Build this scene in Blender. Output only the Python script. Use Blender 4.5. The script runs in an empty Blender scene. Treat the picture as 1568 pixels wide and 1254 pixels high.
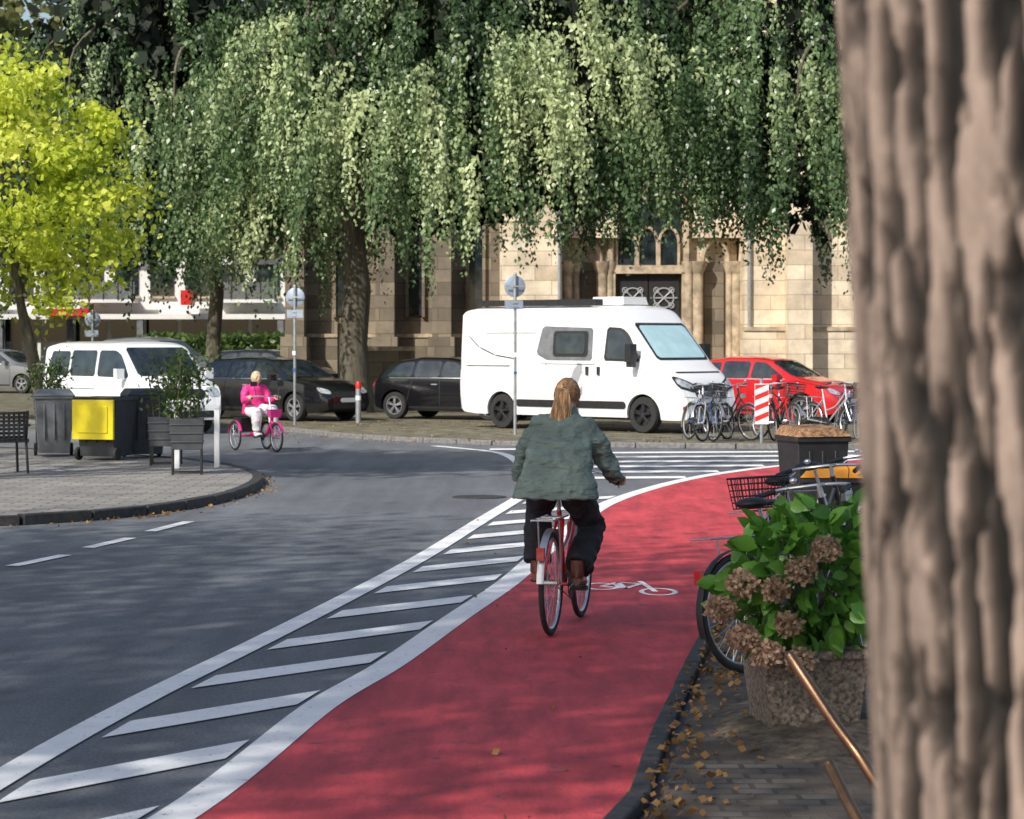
import bpy, bmesh, math, random
import numpy as np
from mathutils import Vector, Matrix, noise
from mathutils.bvhtree import BVHTree
R=math.radians
random.seed(7); rng=np.random.default_rng(7)
scene=bpy.context.scene
TO_SUN=Vector((-0.6,-0.8,0)); SUN_EL=R(40)
# ------------------------------------------------------------------ materials
def newmat(name):
    m=bpy.data.materials.new(name); m.use_nodes=True
    nt=m.node_tree; p=nt.nodes['Principled BSDF']
    return m,nt,p
def N(nt,t,**k):
    n=nt.nodes.new(t)
    for a,b in k.items():
        if a in n.inputs: n.inputs[a].default_value=b
        else: setattr(n,a,b)
    return n
def c4(c): return (c[0],c[1],c[2],1)
def mulc(c,f): return tuple(min(1,x*f) for x in c)
def coords(nt,scale=(1,1,1)):
    tc=N(nt,'ShaderNodeTexCoord'); mp=N(nt,'ShaderNodeMapping'); mp.inputs['Scale'].default_value=scale
    nt.links.new(tc.outputs['Object'],mp.inputs['Vector']); return mp.outputs['Vector']
def noise_ramp(nt,vec,scale,c0,c1,p0=.35,p1=.65,detail=6,rough=.6):
    n=N(nt,'ShaderNodeTexNoise'); n.inputs['Scale'].default_value=scale; n.inputs['Detail'].default_value=detail; n.inputs['Roughness'].default_value=rough
    nt.links.new(vec,n.inputs['Vector'])
    r=N(nt,'ShaderNodeValToRGB'); r.color_ramp.elements[0].position=p0; r.color_ramp.elements[1].position=p1
    r.color_ramp.elements[0].color=c4(c0); r.color_ramp.elements[1].color=c4(c1)
    nt.links.new(n.outputs['Fac'],r.inputs['Fac']); return r.outputs['Color'],n.outputs['Fac']
def mix(nt,a,b,f,mode='MIX'):
    m=N(nt,'ShaderNodeMix',data_type='RGBA',blend_type=mode)
    for s,v in ((m.inputs['Factor'],f),(m.inputs[6],a),(m.inputs[7],b)):
        if isinstance(v,bpy.types.NodeSocket): nt.links.new(v,s)
        else: s.default_value = v if not isinstance(v,tuple) else c4(v)
    return m.outputs[2]
def bump(nt,p,h,strength=.3,dist=.01):
    b=N(nt,'ShaderNodeBump'); b.inputs['Strength'].default_value=strength; b.inputs['Distance'].default_value=dist
    nt.links.new(h,b.inputs['Height']); nt.links.new(b.outputs['Normal'],p.inputs['Normal'])
def M(name,col,rough=.6,metal=0,var=.2,scale=6,bmp=0,bs=60,coat=0,stretch=(1,1,1),bd=.01):
    m,nt,p=newmat(name); v=coords(nt,stretch)
    c,f=noise_ramp(nt,v,scale,mulc(col,1-var),mulc(col,1+var))
    nt.links.new(c,p.inputs['Base Color']); p.inputs['Roughness'].default_value=rough; p.inputs['Metallic'].default_value=metal
    p.inputs['Coat Weight'].default_value=coat
    if bmp:
        n=N(nt,'ShaderNodeTexNoise'); n.inputs['Scale'].default_value=bs; n.inputs['Detail'].default_value=5
        nt.links.new(v,n.inputs['Vector']); bump(nt,p,n.outputs['Fac'],bmp,bd)
    return m
def leafmat(name,c0,c1,trans=.35,rough=.45,cm=None):
    m,nt,p=newmat(name)
    a=N(nt,'ShaderNodeAttribute'); a.attribute_name='tint'
    r=N(nt,'ShaderNodeValToRGB'); r.color_ramp.elements[0].color=c4(c0); r.color_ramp.elements[1].color=c4(c1)
    if cm: e=r.color_ramp.elements.new(.5); e.color=c4(cm)
    nt.links.new(a.outputs['Fac'],r.inputs['Fac']); nt.links.new(r.outputs['Color'],p.inputs['Base Color'])
    p.inputs['Roughness'].default_value=rough
    t=N(nt,'ShaderNodeBsdfTranslucent'); nt.links.new(r.outputs['Color'],t.inputs['Color'])
    ms=N(nt,'ShaderNodeMixShader'); ms.inputs[0].default_value=trans
    nt.links.new(p.outputs[0],ms.inputs[1]); nt.links.new(t.outputs[0],ms.inputs[2])
    nt.links.new(ms.outputs[0],nt.nodes['Material Output'].inputs['Surface']); return m

def asphalt_mat():
    m,nt,p=newmat('asphalt'); v=coords(nt)
    c,f=noise_ramp(nt,v,.35,(.105,.112,.123),(.155,.163,.175),.3,.7,4)
    g,f2=noise_ramp(nt,v,70,(.55,.55,.55),(1.4,1.4,1.4),.3,.7,3)
    vs=coords(nt,(1.6,.12,1)); s,_=noise_ramp(nt,vs,1.3,(.76,.76,.76),(1.18,1.18,1.18),.35,.65,5)
    st,_=noise_ramp(nt,v,1.7,(1,1,1),(.5,.5,.51),.60,.70,7,.7)
    o=mix(nt,c,g,1.0,'MULTIPLY'); o=mix(nt,o,s,1.0,'MULTIPLY'); o=mix(nt,o,st,.6,'MULTIPLY')
    nt.links.new(o,p.inputs['Base Color']); p.inputs['Roughness'].default_value=.7; bump(nt,p,f2,.6,.004); return m
def red_mat():
    m,nt,p=newmat('red_lane_coating'); v=coords(nt)
    c,f=noise_ramp(nt,v,.8,(.44,.040,.050),(.58,.062,.075),.3,.7,6,.65)
    vs=coords(nt,(2.2,.35,1)); s,_=noise_ramp(nt,vs,2.0,(.66,.62,.64),(1.14,1.16,1.16),.35,.62,7,.7)
    g,f2=noise_ramp(nt,v,90,(.8,.8,.8),(1.2,1.2,1.2),.3,.7,3)
    o=mix(nt,c,s,1.0,'MULTIPLY'); o=mix(nt,o,g,1.0,'MULTIPLY')
    n=N(nt,'ShaderNodeTexNoise'); n.inputs['Scale'].default_value=7; n.inputs['Detail'].default_value=9; n.inputs['Roughness'].default_value=.7; nt.links.new(v,n.inputs['Vector'])
    r=N(nt,'ShaderNodeValToRGB'); r.color_ramp.elements[0].position=.59; r.color_ramp.elements[1].position=.66; nt.links.new(n.outputs['Fac'],r.inputs['Fac'])
    o=mix(nt,o,(.17,.045,.055),r.outputs['Color'])
    nt.links.new(o,p.inputs['Base Color']); p.inputs['Roughness'].default_value=.7; bump(nt,p,f2,.5,.005); return m
def paint_mat():
    m,nt,p=newmat('road_paint_white'); v=coords(nt)
    c,f=noise_ramp(nt,v,3,(.76,.77,.78),(.90,.90,.89),.3,.7,6)
    n=N(nt,'ShaderNodeTexNoise'); n.inputs['Scale'].default_value=22; n.inputs['Detail'].default_value=8; n.inputs['Roughness'].default_value=.75; nt.links.new(v,n.inputs['Vector'])
    r=N(nt,'ShaderNodeValToRGB'); r.color_ramp.elements[0].position=.58; r.color_ramp.elements[1].position=.67; nt.links.new(n.outputs['Fac'],r.inputs['Fac'])
    o=mix(nt,c,(.25,.26,.28),r.outputs['Color'])
    nt.links.new(o,p.inputs['Base Color']); p.inputs['Roughness'].default_value=.6; return m
def brick_mat(name,c1,c2,mortar,bw,bh,msize=.012,wallxz=False,bmp=.5,off=.5,dirt=None):
    m,nt,p=newmat(name); tc=N(nt,'ShaderNodeTexCoord')
    vec=tc.outputs['Object']
    if wallxz:
        s=N(nt,'ShaderNodeSeparateXYZ'); nt.links.new(vec,s.inputs[0]); c=N(nt,'ShaderNodeCombineXYZ')
        ad=N(nt,'ShaderNodeMath',operation='ADD'); nt.links.new(s.outputs[0],ad.inputs[0]); nt.links.new(s.outputs[1],ad.inputs[1])
        nt.links.new(ad.outputs[0],c.inputs[0]); nt.links.new(s.outputs[2],c.inputs[1]); vec=c.outputs[0]
    b=N(nt,'ShaderNodeTexBrick'); b.offset=off
    b.inputs['Scale'].default_value=1; b.inputs['Brick Width'].default_value=bw; b.inputs['Row Height'].default_value=bh; b.inputs['Mortar Size'].default_value=msize
    b.inputs['Color1'].default_value=c4(c1); b.inputs['Color2'].default_value=c4(c2); b.inputs['Mortar'].default_value=c4(mortar); b.inputs['Mortar Smooth'].default_value=.3
    nt.links.new(vec,b.inputs['Vector'])
    g,f=noise_ramp(nt,tc.outputs['Object'],1.1,(.62,.61,.62),(1.2,1.17,1.1),.3,.7,8,.7)
    o=mix(nt,b.outputs['Color'],g,1.0,'MULTIPLY')
    if dirt:
        dm,_=noise_ramp(nt,tc.outputs['Object'],2.4,(0,0,0),(1,1,1),.38,.55,8,.7); o=mix(nt,o,dirt,dm)
    nt.links.new(o,p.inputs['Base Color']); p.inputs['Roughness'].default_value=.85
    inv=N(nt,'ShaderNodeMath',operation='SUBTRACT'); inv.inputs[0].default_value=1; nt.links.new(b.outputs['Fac'],inv.inputs[1]); bump(nt,p,inv.outputs[0],bmp,.01)
    return m
m_asph=asphalt_mat(); m_red=red_mat(); m_white=paint_mat()
m_slab=brick_mat('paving_slabs',(.22,.215,.205),(.30,.29,.275),(.09,.085,.075),.4,.2,.012)
m_cob=brick_mat('dark_cobbles',(.10,.09,.08),(.15,.138,.12),(.05,.042,.035),.17,.12,.014,dirt=(.08,.062,.045))
m_verge=M('verge_gravel',(.12,.108,.07),.9,0,.6,3,.6,40)
m_ground=M('ground_soil',(.12,.115,.10),.95,0,.3,.5)
m_kerb=M('kerb_granite',(.17,.165,.16),.8,0,.3,14,.4,60)
m_kerbd=M('kerb_dark',(.035,.033,.032),.7,0,.4,14,.4,60)
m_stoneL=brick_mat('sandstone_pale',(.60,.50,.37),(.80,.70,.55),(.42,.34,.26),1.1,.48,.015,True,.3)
m_stoneD=brick_mat('sandstone_dark_shaded',(.15,.125,.095),(.26,.22,.165),(.11,.09,.07),.95,.42,.015,True,.3)  # darker copy of the pale stone; left wall's shade is in the colour
m_trim=M('sandstone_trim',(.40,.32,.225),.8,0,.4,3,.3,20)
m_slate=M('slate',(.08,.09,.10),.6,0,.3,2)
m_plaster=M('white_render',(.72,.72,.7),.8,0,.06,1)
m_whitep=M('white_car_paint',(.80,.81,.82),.28,0,.015,2,coat=.6)
m_blackp=M('black_car_paint',(.008,.008,.010),.18,0,.1,2,coat=.8)
m_redp=M('red_car_paint',(.55,.015,.02),.25,0,.05,2,coat=.8)
m_greyp=M('grey_car_paint',(.18,.19,.2),.3,.3,.05,2,coat=.6)
m_glass=M('dark_glass',(.02,.028,.032),.05,0,.6,3)
m_glass.node_tree.nodes['Principled BSDF'].inputs['Specular IOR Level'].default_value=1.0
m_screen=M('sunshade_screen',(.42,.62,.66),.2,0,.08,3,coat=.5)
m_blk=M('black_plastic',(.018,.018,.02),.5,0,.3,10)
m_gry=M('grey_plastic',(.14,.15,.16),.55,0,.25,5,.2,30)
m_dgry=M('dark_bin_plastic',(.028,.032,.038),.5,0,.3,5,.15,30)
m_rub=M('rubber',(.02,.02,.02),.8,0,.3,20)
m_alu=M('aluminium',(.55,.56,.58),.35,.8,.1,10)
m_galv=M('galvanised_steel',(.38,.40,.42),.45,.6,.15,8)
m_alloy=M('alloy_rim',(.5,.51,.53),.3,.7,.1,10)
m_dkalloy=M('dark_rim',(.05,.05,.055),.35,.5,.1,10)
m_lamp=M('headlight_lens',(.5,.53,.56),.08,.3,.4,14,coat=1)
m_tail=M('tail_light',(.5,.01,.01),.15,0,.2,20,coat=1)
m_yel=M('yellow_lid',(.80,.66,.01),.45,0,.06,5)
m_org=M('orange_plastic',(.7,.28,.02),.5,0,.1,5)
m_brownlid=M('leafy_brown_lid',(.26,.14,.07),.8,0,.7,22,.9,50)
m_plate=M('number_plate',(.75,.75,.72),.4,0,.03,10)
m_redbike=M('red_frame_paint',(.60,.012,.015),.3,0,.1,6,coat=.6)
m_pink=M('pink_frame_paint',(.75,.03,.25),.35,0,.1,6,coat=.6)
m_bfr=M('black_frame_paint',(.02,.02,.025),.3,0,.1,6,coat=.6)
m_wfr=M('silver_frame_paint',(.5,.52,.55),.3,.4,.1,6,coat=.6)
m_blfr=M('blue_frame_paint',(.03,.07,.2),.3,0,.1,6,coat=.6)
m_skin=M('skin',(.62,.36,.26),.5,0,.08,20)
m_lip=M('lips',(.5,.16,.14),.5)
m_eye=M('eye',(.05,.04,.04),.2)
m_jack=M('sage_wool_jacket',(.18,.235,.205),.9,0,.16,7,1.0,7,stretch=(.55,.55,1.6),bd=.10)
m_trou=M('black_trousers',(.014,.014,.018),.8,0,.3,9,.6,12,bd=.03)
m_boot=M('brown_leather',(.15,.04,.025),.4,0,.3,12)
m_sock=M('mauve_sock',(.25,.16,.2),.9)
m_sole=M('shoe_sole',(.02,.018,.016),.7)
m_hair=M('light_brown_hair',(.34,.19,.095),.45,0,.5,30,.5,80,stretch=(1,1,.15))
m_hairp=M('golden_hair_lengths',(.58,.35,.18),.42,0,.5,40,.5,80,stretch=(1,1,.1))
m_hairb=M('pale_blond_hair',(.6,.48,.33),.5,0,.3,25,.5,80,stretch=(1,1,.2))
m_pjack=M('pink_jacket',(.72,.03,.22),.6,0,.12,9,.3,40)
m_wtrou=M('white_trousers',(.7,.68,.70),.8,0,.08,9)
m_green=M('lime_bag',(.16,.5,.03),.6,0,.2,9)
m_bronze=M('bronze_tube',(.22,.13,.075),.28,.85,.25,12)
m_ironw=M('iron_scroll',(.36,.37,.38),.5,.2,.1,8)
m_agg=M('exposed_aggregate',(.17,.14,.11),.9,0,.7,45,.9,55)
m_plantbox=M('anthracite_planter',(.05,.055,.062),.6,0,.2,6)
m_redstripe=M('sign_red',(.6,.02,.02),.4)
m_signback=M('sign_back_grey',(.28,.34,.42),.5,.3,.15,8)
m_signw=M('sign_white',(.75,.76,.77),.4,0,.05)
m_signb=M('sign_blue',(.02,.10,.42),.4)
def bark_mat(name,lo,hi,sc=1):
    m,nt,p=newmat(name); v=coords(nt,(9*sc,9*sc,1.7*sc))
    c,f=noise_ramp(nt,v,1.6,lo,hi,.36,.62,9,.68)
    nt.links.new(c,p.inputs['Base Color']); p.inputs['Roughness'].default_value=.9; bump(nt,p,f,.9,.03); return m
def bark_ridged():
    """furrowed bark: colour follows the modelled ridge height stored on the mesh"""
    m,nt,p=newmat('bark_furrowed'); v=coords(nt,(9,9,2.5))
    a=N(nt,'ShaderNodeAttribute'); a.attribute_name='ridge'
    r=N(nt,'ShaderNodeValToRGB'); e=r.color_ramp.elements; e[0].position=.22; e[0].color=(.010,.008,.007,1); e[1].position=1; e[1].color=(.30,.225,.185,1)  # grooves coloured dark as if shaded, ridges light as if sunlit
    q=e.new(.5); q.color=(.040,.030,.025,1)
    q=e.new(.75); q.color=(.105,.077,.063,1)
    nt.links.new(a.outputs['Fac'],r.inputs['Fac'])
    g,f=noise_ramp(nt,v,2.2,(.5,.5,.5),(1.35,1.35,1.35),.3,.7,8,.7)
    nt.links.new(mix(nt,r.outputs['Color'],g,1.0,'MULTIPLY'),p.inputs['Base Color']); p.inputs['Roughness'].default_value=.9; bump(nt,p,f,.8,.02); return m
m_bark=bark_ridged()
m_barkd=bark_mat('bark_dark',(.05,.046,.033),(.15,.13,.095),.5)

# ------------------------------------------------------------------ mesh builder
class B:
    def __init__(s): s.v=[];s.f=[];s.m=[];s.mats=[]
    def mi(s,mat):
        if mat not in s.mats: s.mats.append(mat)
        return s.mats.index(mat)
    def add(s,vs,fs,mat,Mx=None):
        o=len(s.v); k=s.mi(mat)
        for v in vs:
            v=Vector(v)
            if Mx: v=Mx@v
            s.v.append((v.x,v.y,v.z))
        for f in fs: s.f.append([i+o for i in f]); s.m.append(k)
    def box(s,c,d,mat,Mx=None,taper=1.0):
        x,y,z=d[0]/2,d[1]/2,d[2]/2; vs=[]
        for sz in (-1,1):
            t=taper if sz<0 else 1
            for sx,sy in ((-1,-1),(1,-1),(1,1),(-1,1)): vs.append((c[0]+sx*x*t,c[1]+sy*y*t,c[2]+sz*z))
        s.add(vs,[(3,2,1,0),(4,5,6,7),(0,1,5,4),(1,2,6,5),(2,3,7,6),(3,0,4,7)],mat,Mx)
    def tube(s,pts,rad,mat,seg=8,cap=True,ref=(1,0,0),fixed=None,closed=False,Mx=None):
        P=[Vector(p) for p in pts]; n=len(P); vs=[];fs=[]
        if not isinstance(rad,(list,tuple)): rad=[rad]*n
        ref=Vector(ref); lastu=None
        for i,p in enumerate(P):
            if fixed: u,w=Vector(fixed[0]),Vector(fixed[1])
            else:
                a=P[(i-1)%n] if (closed or i>0) else p; b=P[(i+1)%n] if (closed or i<n-1) else p
                t=(b-a); t=t.normalized() if t.length>1e-9 else Vector((0,0,1))
                q=lastu if lastu is not None else ref
                u=q-t*q.dot(t)
                if u.length<1e-3: u=Vector((0,1,0))-t*t.y
                if u.length<1e-3: u=Vector((0,0,1))-t*t.z
                u.normalize(); w=t.cross(u); lastu=u
            r=rad[i]; ru,rw=r if isinstance(r,(tuple,list)) else (r,r)
            for k in range(seg):
                a=2*math.pi*k/seg; vs.append(p+u*(math.cos(a)*ru)+w*(math.sin(a)*rw))
        m=n if closed else n-1
        for i in range(m):
            for k in range(seg):
                a=i*seg+k; b=i*seg+(k+1)%seg; j=((i+1)%n)*seg
                fs.append((a,b,j+(k+1)%seg,j+k))
        if cap and not closed:
            fs.append(tuple(range(seg))[::-1]); fs.append(tuple((n-1)*seg+k for k in range(seg)))
        s.add(vs,fs,mat,Mx)
    def cyl(s,a,b,r,mat,seg=10,r2=None,Mx=None): s.tube([a,b],[r,r if r2 is None else r2],mat,seg,Mx=Mx)
    def sphere(s,c,r,mat,seg=14,rings=9,Mx=None,fn=None):
        if not isinstance(r,(tuple,list)): r=(r,r,r)
        vs=[];fs=[]
        for i in range(rings+1):
            ph=math.pi*i/rings
            for k in range(seg):
                a=2*math.pi*k/seg; d=Vector((math.sin(ph)*math.cos(a),math.sin(ph)*math.sin(a),math.cos(ph)))
                if fn: q=fn(d)
                else: q=Vector((d.x*r[0],d.y*r[1],d.z*r[2]))
                vs.append(q+Vector(c))
        for i in range(rings):
            for k in range(seg):
                a=i*seg+k;b=i*seg+(k+1)%seg; fs.append((a,a+seg,b+seg,b))
        s.add(vs,fs,mat,Mx)
    def torus(s,c,ax,Rr,r,mat,seg=28,sg=8,a0=0,a1=2*math.pi,Mx=None,up=(0,0,1)):
        c=Vector(c); ax=Vector(ax).normalized(); u=Vector(up); u=(u-ax*u.dot(ax)).normalized(); w=ax.cross(u)
        full=abs(a1-a0-2*math.pi)<1e-6; n=seg if full else seg+1
        pts=[c+u*(Rr*math.cos(a0+(a1-a0)*i/seg))+w*(Rr*math.sin(a0+(a1-a0)*i/seg)) for i in range(n)]
        s.tube(pts,r,mat,sg,closed=full,ref=ax,Mx=Mx)
    def lathe(s,c,ax,prof,mat,seg=24,Mx=None):
        c=Vector(c); ax=Vector(ax).normalized(); u=Vector((0,0,1)); 
        if abs(ax.z)>.9: u=Vector((1,0,0))
        u=(u-ax*u.dot(ax)).normalized(); w=ax.cross(u); vs=[];fs=[]
        for r,h in prof:
            for k in range(seg):
                a=2*math.pi*k/seg; vs.append(c+ax*h+u*(r*math.cos(a))+w*(r*math.sin(a)))
        for i in range(len(prof)-1):
            for k in range(seg):
                a=i*seg+k;b=i*seg+(k+1)%seg; fs.append((a,b,b+seg,a+seg))
        s.add(vs,fs,mat,Mx)
    def build(s,name,loc=(0,0,0),rz=0,parent=None,sharp=35,bevel=0,ry=0,rx=0):
        me=bpy.data.meshes.new(name); me.from_pydata(s.v,[],s.f)
        for m in s.mats: me.materials.append(m)
        me.polygons.foreach_set('material_index',s.m); me.polygons.foreach_set('use_smooth',[True]*len(s.f))
        me.update(); bm=bmesh.new(); bm.from_mesh(me); bmesh.ops.recalc_face_normals(bm,faces=bm.faces); bm.to_mesh(me); bm.free()
        me.set_sharp_from_angle(angle=R(sharp))
        o=bpy.data.objects.new(name,me); scene.collection.objects.link(o)
        o.location=loc; o.rotation_euler=(rx,ry,rz)
        if parent: o.parent=parent
        if bevel:
            b=o.modifiers.new('bevel','BEVEL'); b.width=bevel; b.segments=2; b.limit_method='ANGLE'; b.angle_limit=R(40)
        return o
def empty(name,loc,rz=0,ry=0):
    e=bpy.data.objects.new(name,None); scene.collection.objects.link(e); e.location=loc; e.rotation_euler=(0,ry,rz); e.empty_display_size=.3; return e
def catmull(pts,n=8):
    P=[Vector(p) for p in pts]; out=[]
    for i in range(len(P)-1):
        a=P[max(i-1,0)];b=P[i];c=P[i+1];d=P[min(i+2,len(P)-1)]
        for k in range(n):
            t=k/n; out.append(.5*((2*b)+(c-a)*t+(2*a-5*b+4*c-d)*t*t+(3*b-a-3*c+d)*t**3))
    out.append(P[-1]); return out
def sheet(name,pts,z,mat):
    b=B(); b.add([(p[0],p[1],z) for p in pts],[tuple(range(len(pts)))],mat); o=b.build(name)
    if o.data.polygons[0].normal.z<0: o.data.flip_normals()
    return o
def slab(name,pts,z0,z1,mat,side):
    b=B(); n=len(pts); vs=[(p[0],p[1],z1) for p in pts]; b.add(vs,[tuple(range(n))],mat)
    vs=[(p[0],p[1],z0) for p in pts]+[(p[0],p[1],z1) for p in pts]
    b.add(vs,[(i,(i+1)%n,n+(i+1)%n,n+i) for i in range(n)],side); return b.build(name)
def ribbon(b,pts,w,z,mat,jit=0):
    P=[Vector((p[0],p[1],0)) for p in pts]; vs=[]
    for i,p in enumerate(P):
        t=(P[min(i+1,len(P)-1)]-P[max(i-1,0)]).normalized(); q=Vector((-t.y,t.x,0))*(w/2)
        vs+=[(p.x+q.x,p.y+q.y,z),(p.x-q.x,p.y-q.y,z)]
    b.add(vs,[(2*i,2*i+1,2*i+3,2*i+2) for i in range(len(P)-1)],mat)
def kerbline(name,pts,w,z0,z1,mat,ln=.9):
    """kerb of separate stones following a line"""
    P=[Vector((p[0],p[1],0)) for p in pts]; b=B()
    acc=[0]
    for i in range(1,len(P)): acc.append(acc[-1]+(P[i]-P[i-1]).length)
    def at(s):
        for i in range(1,len(P)):
            if s<=acc[i]: return P[i-1].lerp(P[i],(s-acc[i-1])/max(1e-6,acc[i]-acc[i-1]))
        return P[-1]
    s=0
    while s<acc[-1]-.1:
        a=at(s+.008);c=at(min(s+ln-.008,acc[-1])); t=(c-a).normalized(); q=Vector((-t.y,t.x,0))*(w/2); dz=random.uniform(-.006,.006)
        vs=[(v.x,v.y,zz+(dz if zz>z0 else 0)) for zz in (z0,z1) for v in (a+q,a-q,c-q,c+q)]
        b.add(vs,[(3,2,1,0),(4,5,6,7),(0,1,5,4),(1,2,6,5),(2,3,7,6),(3,0,4,7)],mat); s+=ln
    return b.build(name,bevel=.012)

# ------------------------------------------------------------------ leaves
def leaf_mesh(name,pos,size,axis,tint,mat,wid=.55,parent=None,nrm=None):
    n=len(pos); a=axis/np.linalg.norm(axis,axis=1,keepdims=True)
    r=rng.normal(size=(n,3)) if nrm is None else nrm
    b=np.cross(a,r); b/=np.linalg.norm(b,axis=1,keepdims=True)+1e-9
    l=size[:,None]; p=pos
    V=np.empty((n,4,3)); V[:,0]=p; V[:,1]=p+a*l*.45+b*l*wid*.5; V[:,2]=p+a*l; V[:,3]=p+a*l*.45-b*l*wid*.5
    me=bpy.data.meshes.new(name); me.vertices.add(4*n); me.vertices.foreach_set('co',V.reshape(-1))
    me.loops.add(4*n); me.loops.foreach_set('vertex_index',np.arange(4*n,dtype=np.int32))
    me.polygons.add(n); me.polygons.foreach_set('loop_start',np.arange(0,4*n,4,dtype=np.int32))
    try: me.polygons.foreach_set('loop_total',np.full(n,4,dtype=np.int32))
    except Exception: pass
    me.update(calc_edges=True)
    at=me.attributes.new('tint','FLOAT','POINT'); at.data.foreach_set('value',np.repeat(np.clip(tint,0,1),4).astype(np.float32))
    me.materials.append(mat); o=bpy.data.objects.new(name,me); scene.collection.objects.link(o)
    if parent: o.parent=parent
    return o
def clump_leaves(center,radii,nclump,nper,crad,shell=.55,flat=.7,zmin=-99):
    """clump centres spread through an ellipsoid"""
    d=rng.normal(size=(nclump,3)); d/=np.linalg.norm(d,axis=1,keepdims=True)
    rr=(shell+(1-shell)*rng.random(nclump))[:,None]
    C=np.array(center)+d*rr*np.array(radii)
    cr=crad*(.6+.8*rng.random(nclump))
    off=rng.normal(size=(nclump,nper,3))*.5; off[:,:,2]*=flat
    P=(C[:,None,:]+off*cr[:,None,None]).reshape(-1,3)
    t=(np.repeat(rng.random(nclump),nper)*.6+rng.random(nclump*nper)*.4)
    k=P[:,2]>zmin
    return P[k],t[k],C
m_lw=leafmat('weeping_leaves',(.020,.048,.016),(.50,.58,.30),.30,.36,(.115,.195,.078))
m_ldark=leafmat('inner_shade_leaves',(.005,.011,.006),(.014,.028,.011),.15,.7)  # near-black fill for crown gaps; interior shade put into leaf colour
m_ly=leafmat('lime_leaves',(.13,.22,.015),(.86,.87,.22),.5,.5,(.62,.70,.07))  # ramp colours stand for shaded leaves at the dark end, sunlit at the pale
m_lo=leafmat('olive_leaves',(.03,.055,.02),(.20,.20,.06),.35,.6)
m_lg=leafmat('green_leaves',(.04,.08,.02),(.11,.18,.04),.35,.45)
m_lh=leafmat('hydrangea_leaves',(.05,.16,.02),(.14,.33,.05),.3,.35)
m_fl=leafmat('faded_hydrangea_petals',(.20,.17,.08),(.62,.40,.31),.3,.6)
m_dead=leafmat('fallen_leaves_mat',(.12,.06,.02),(.42,.23,.07),.2,.7)

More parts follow.
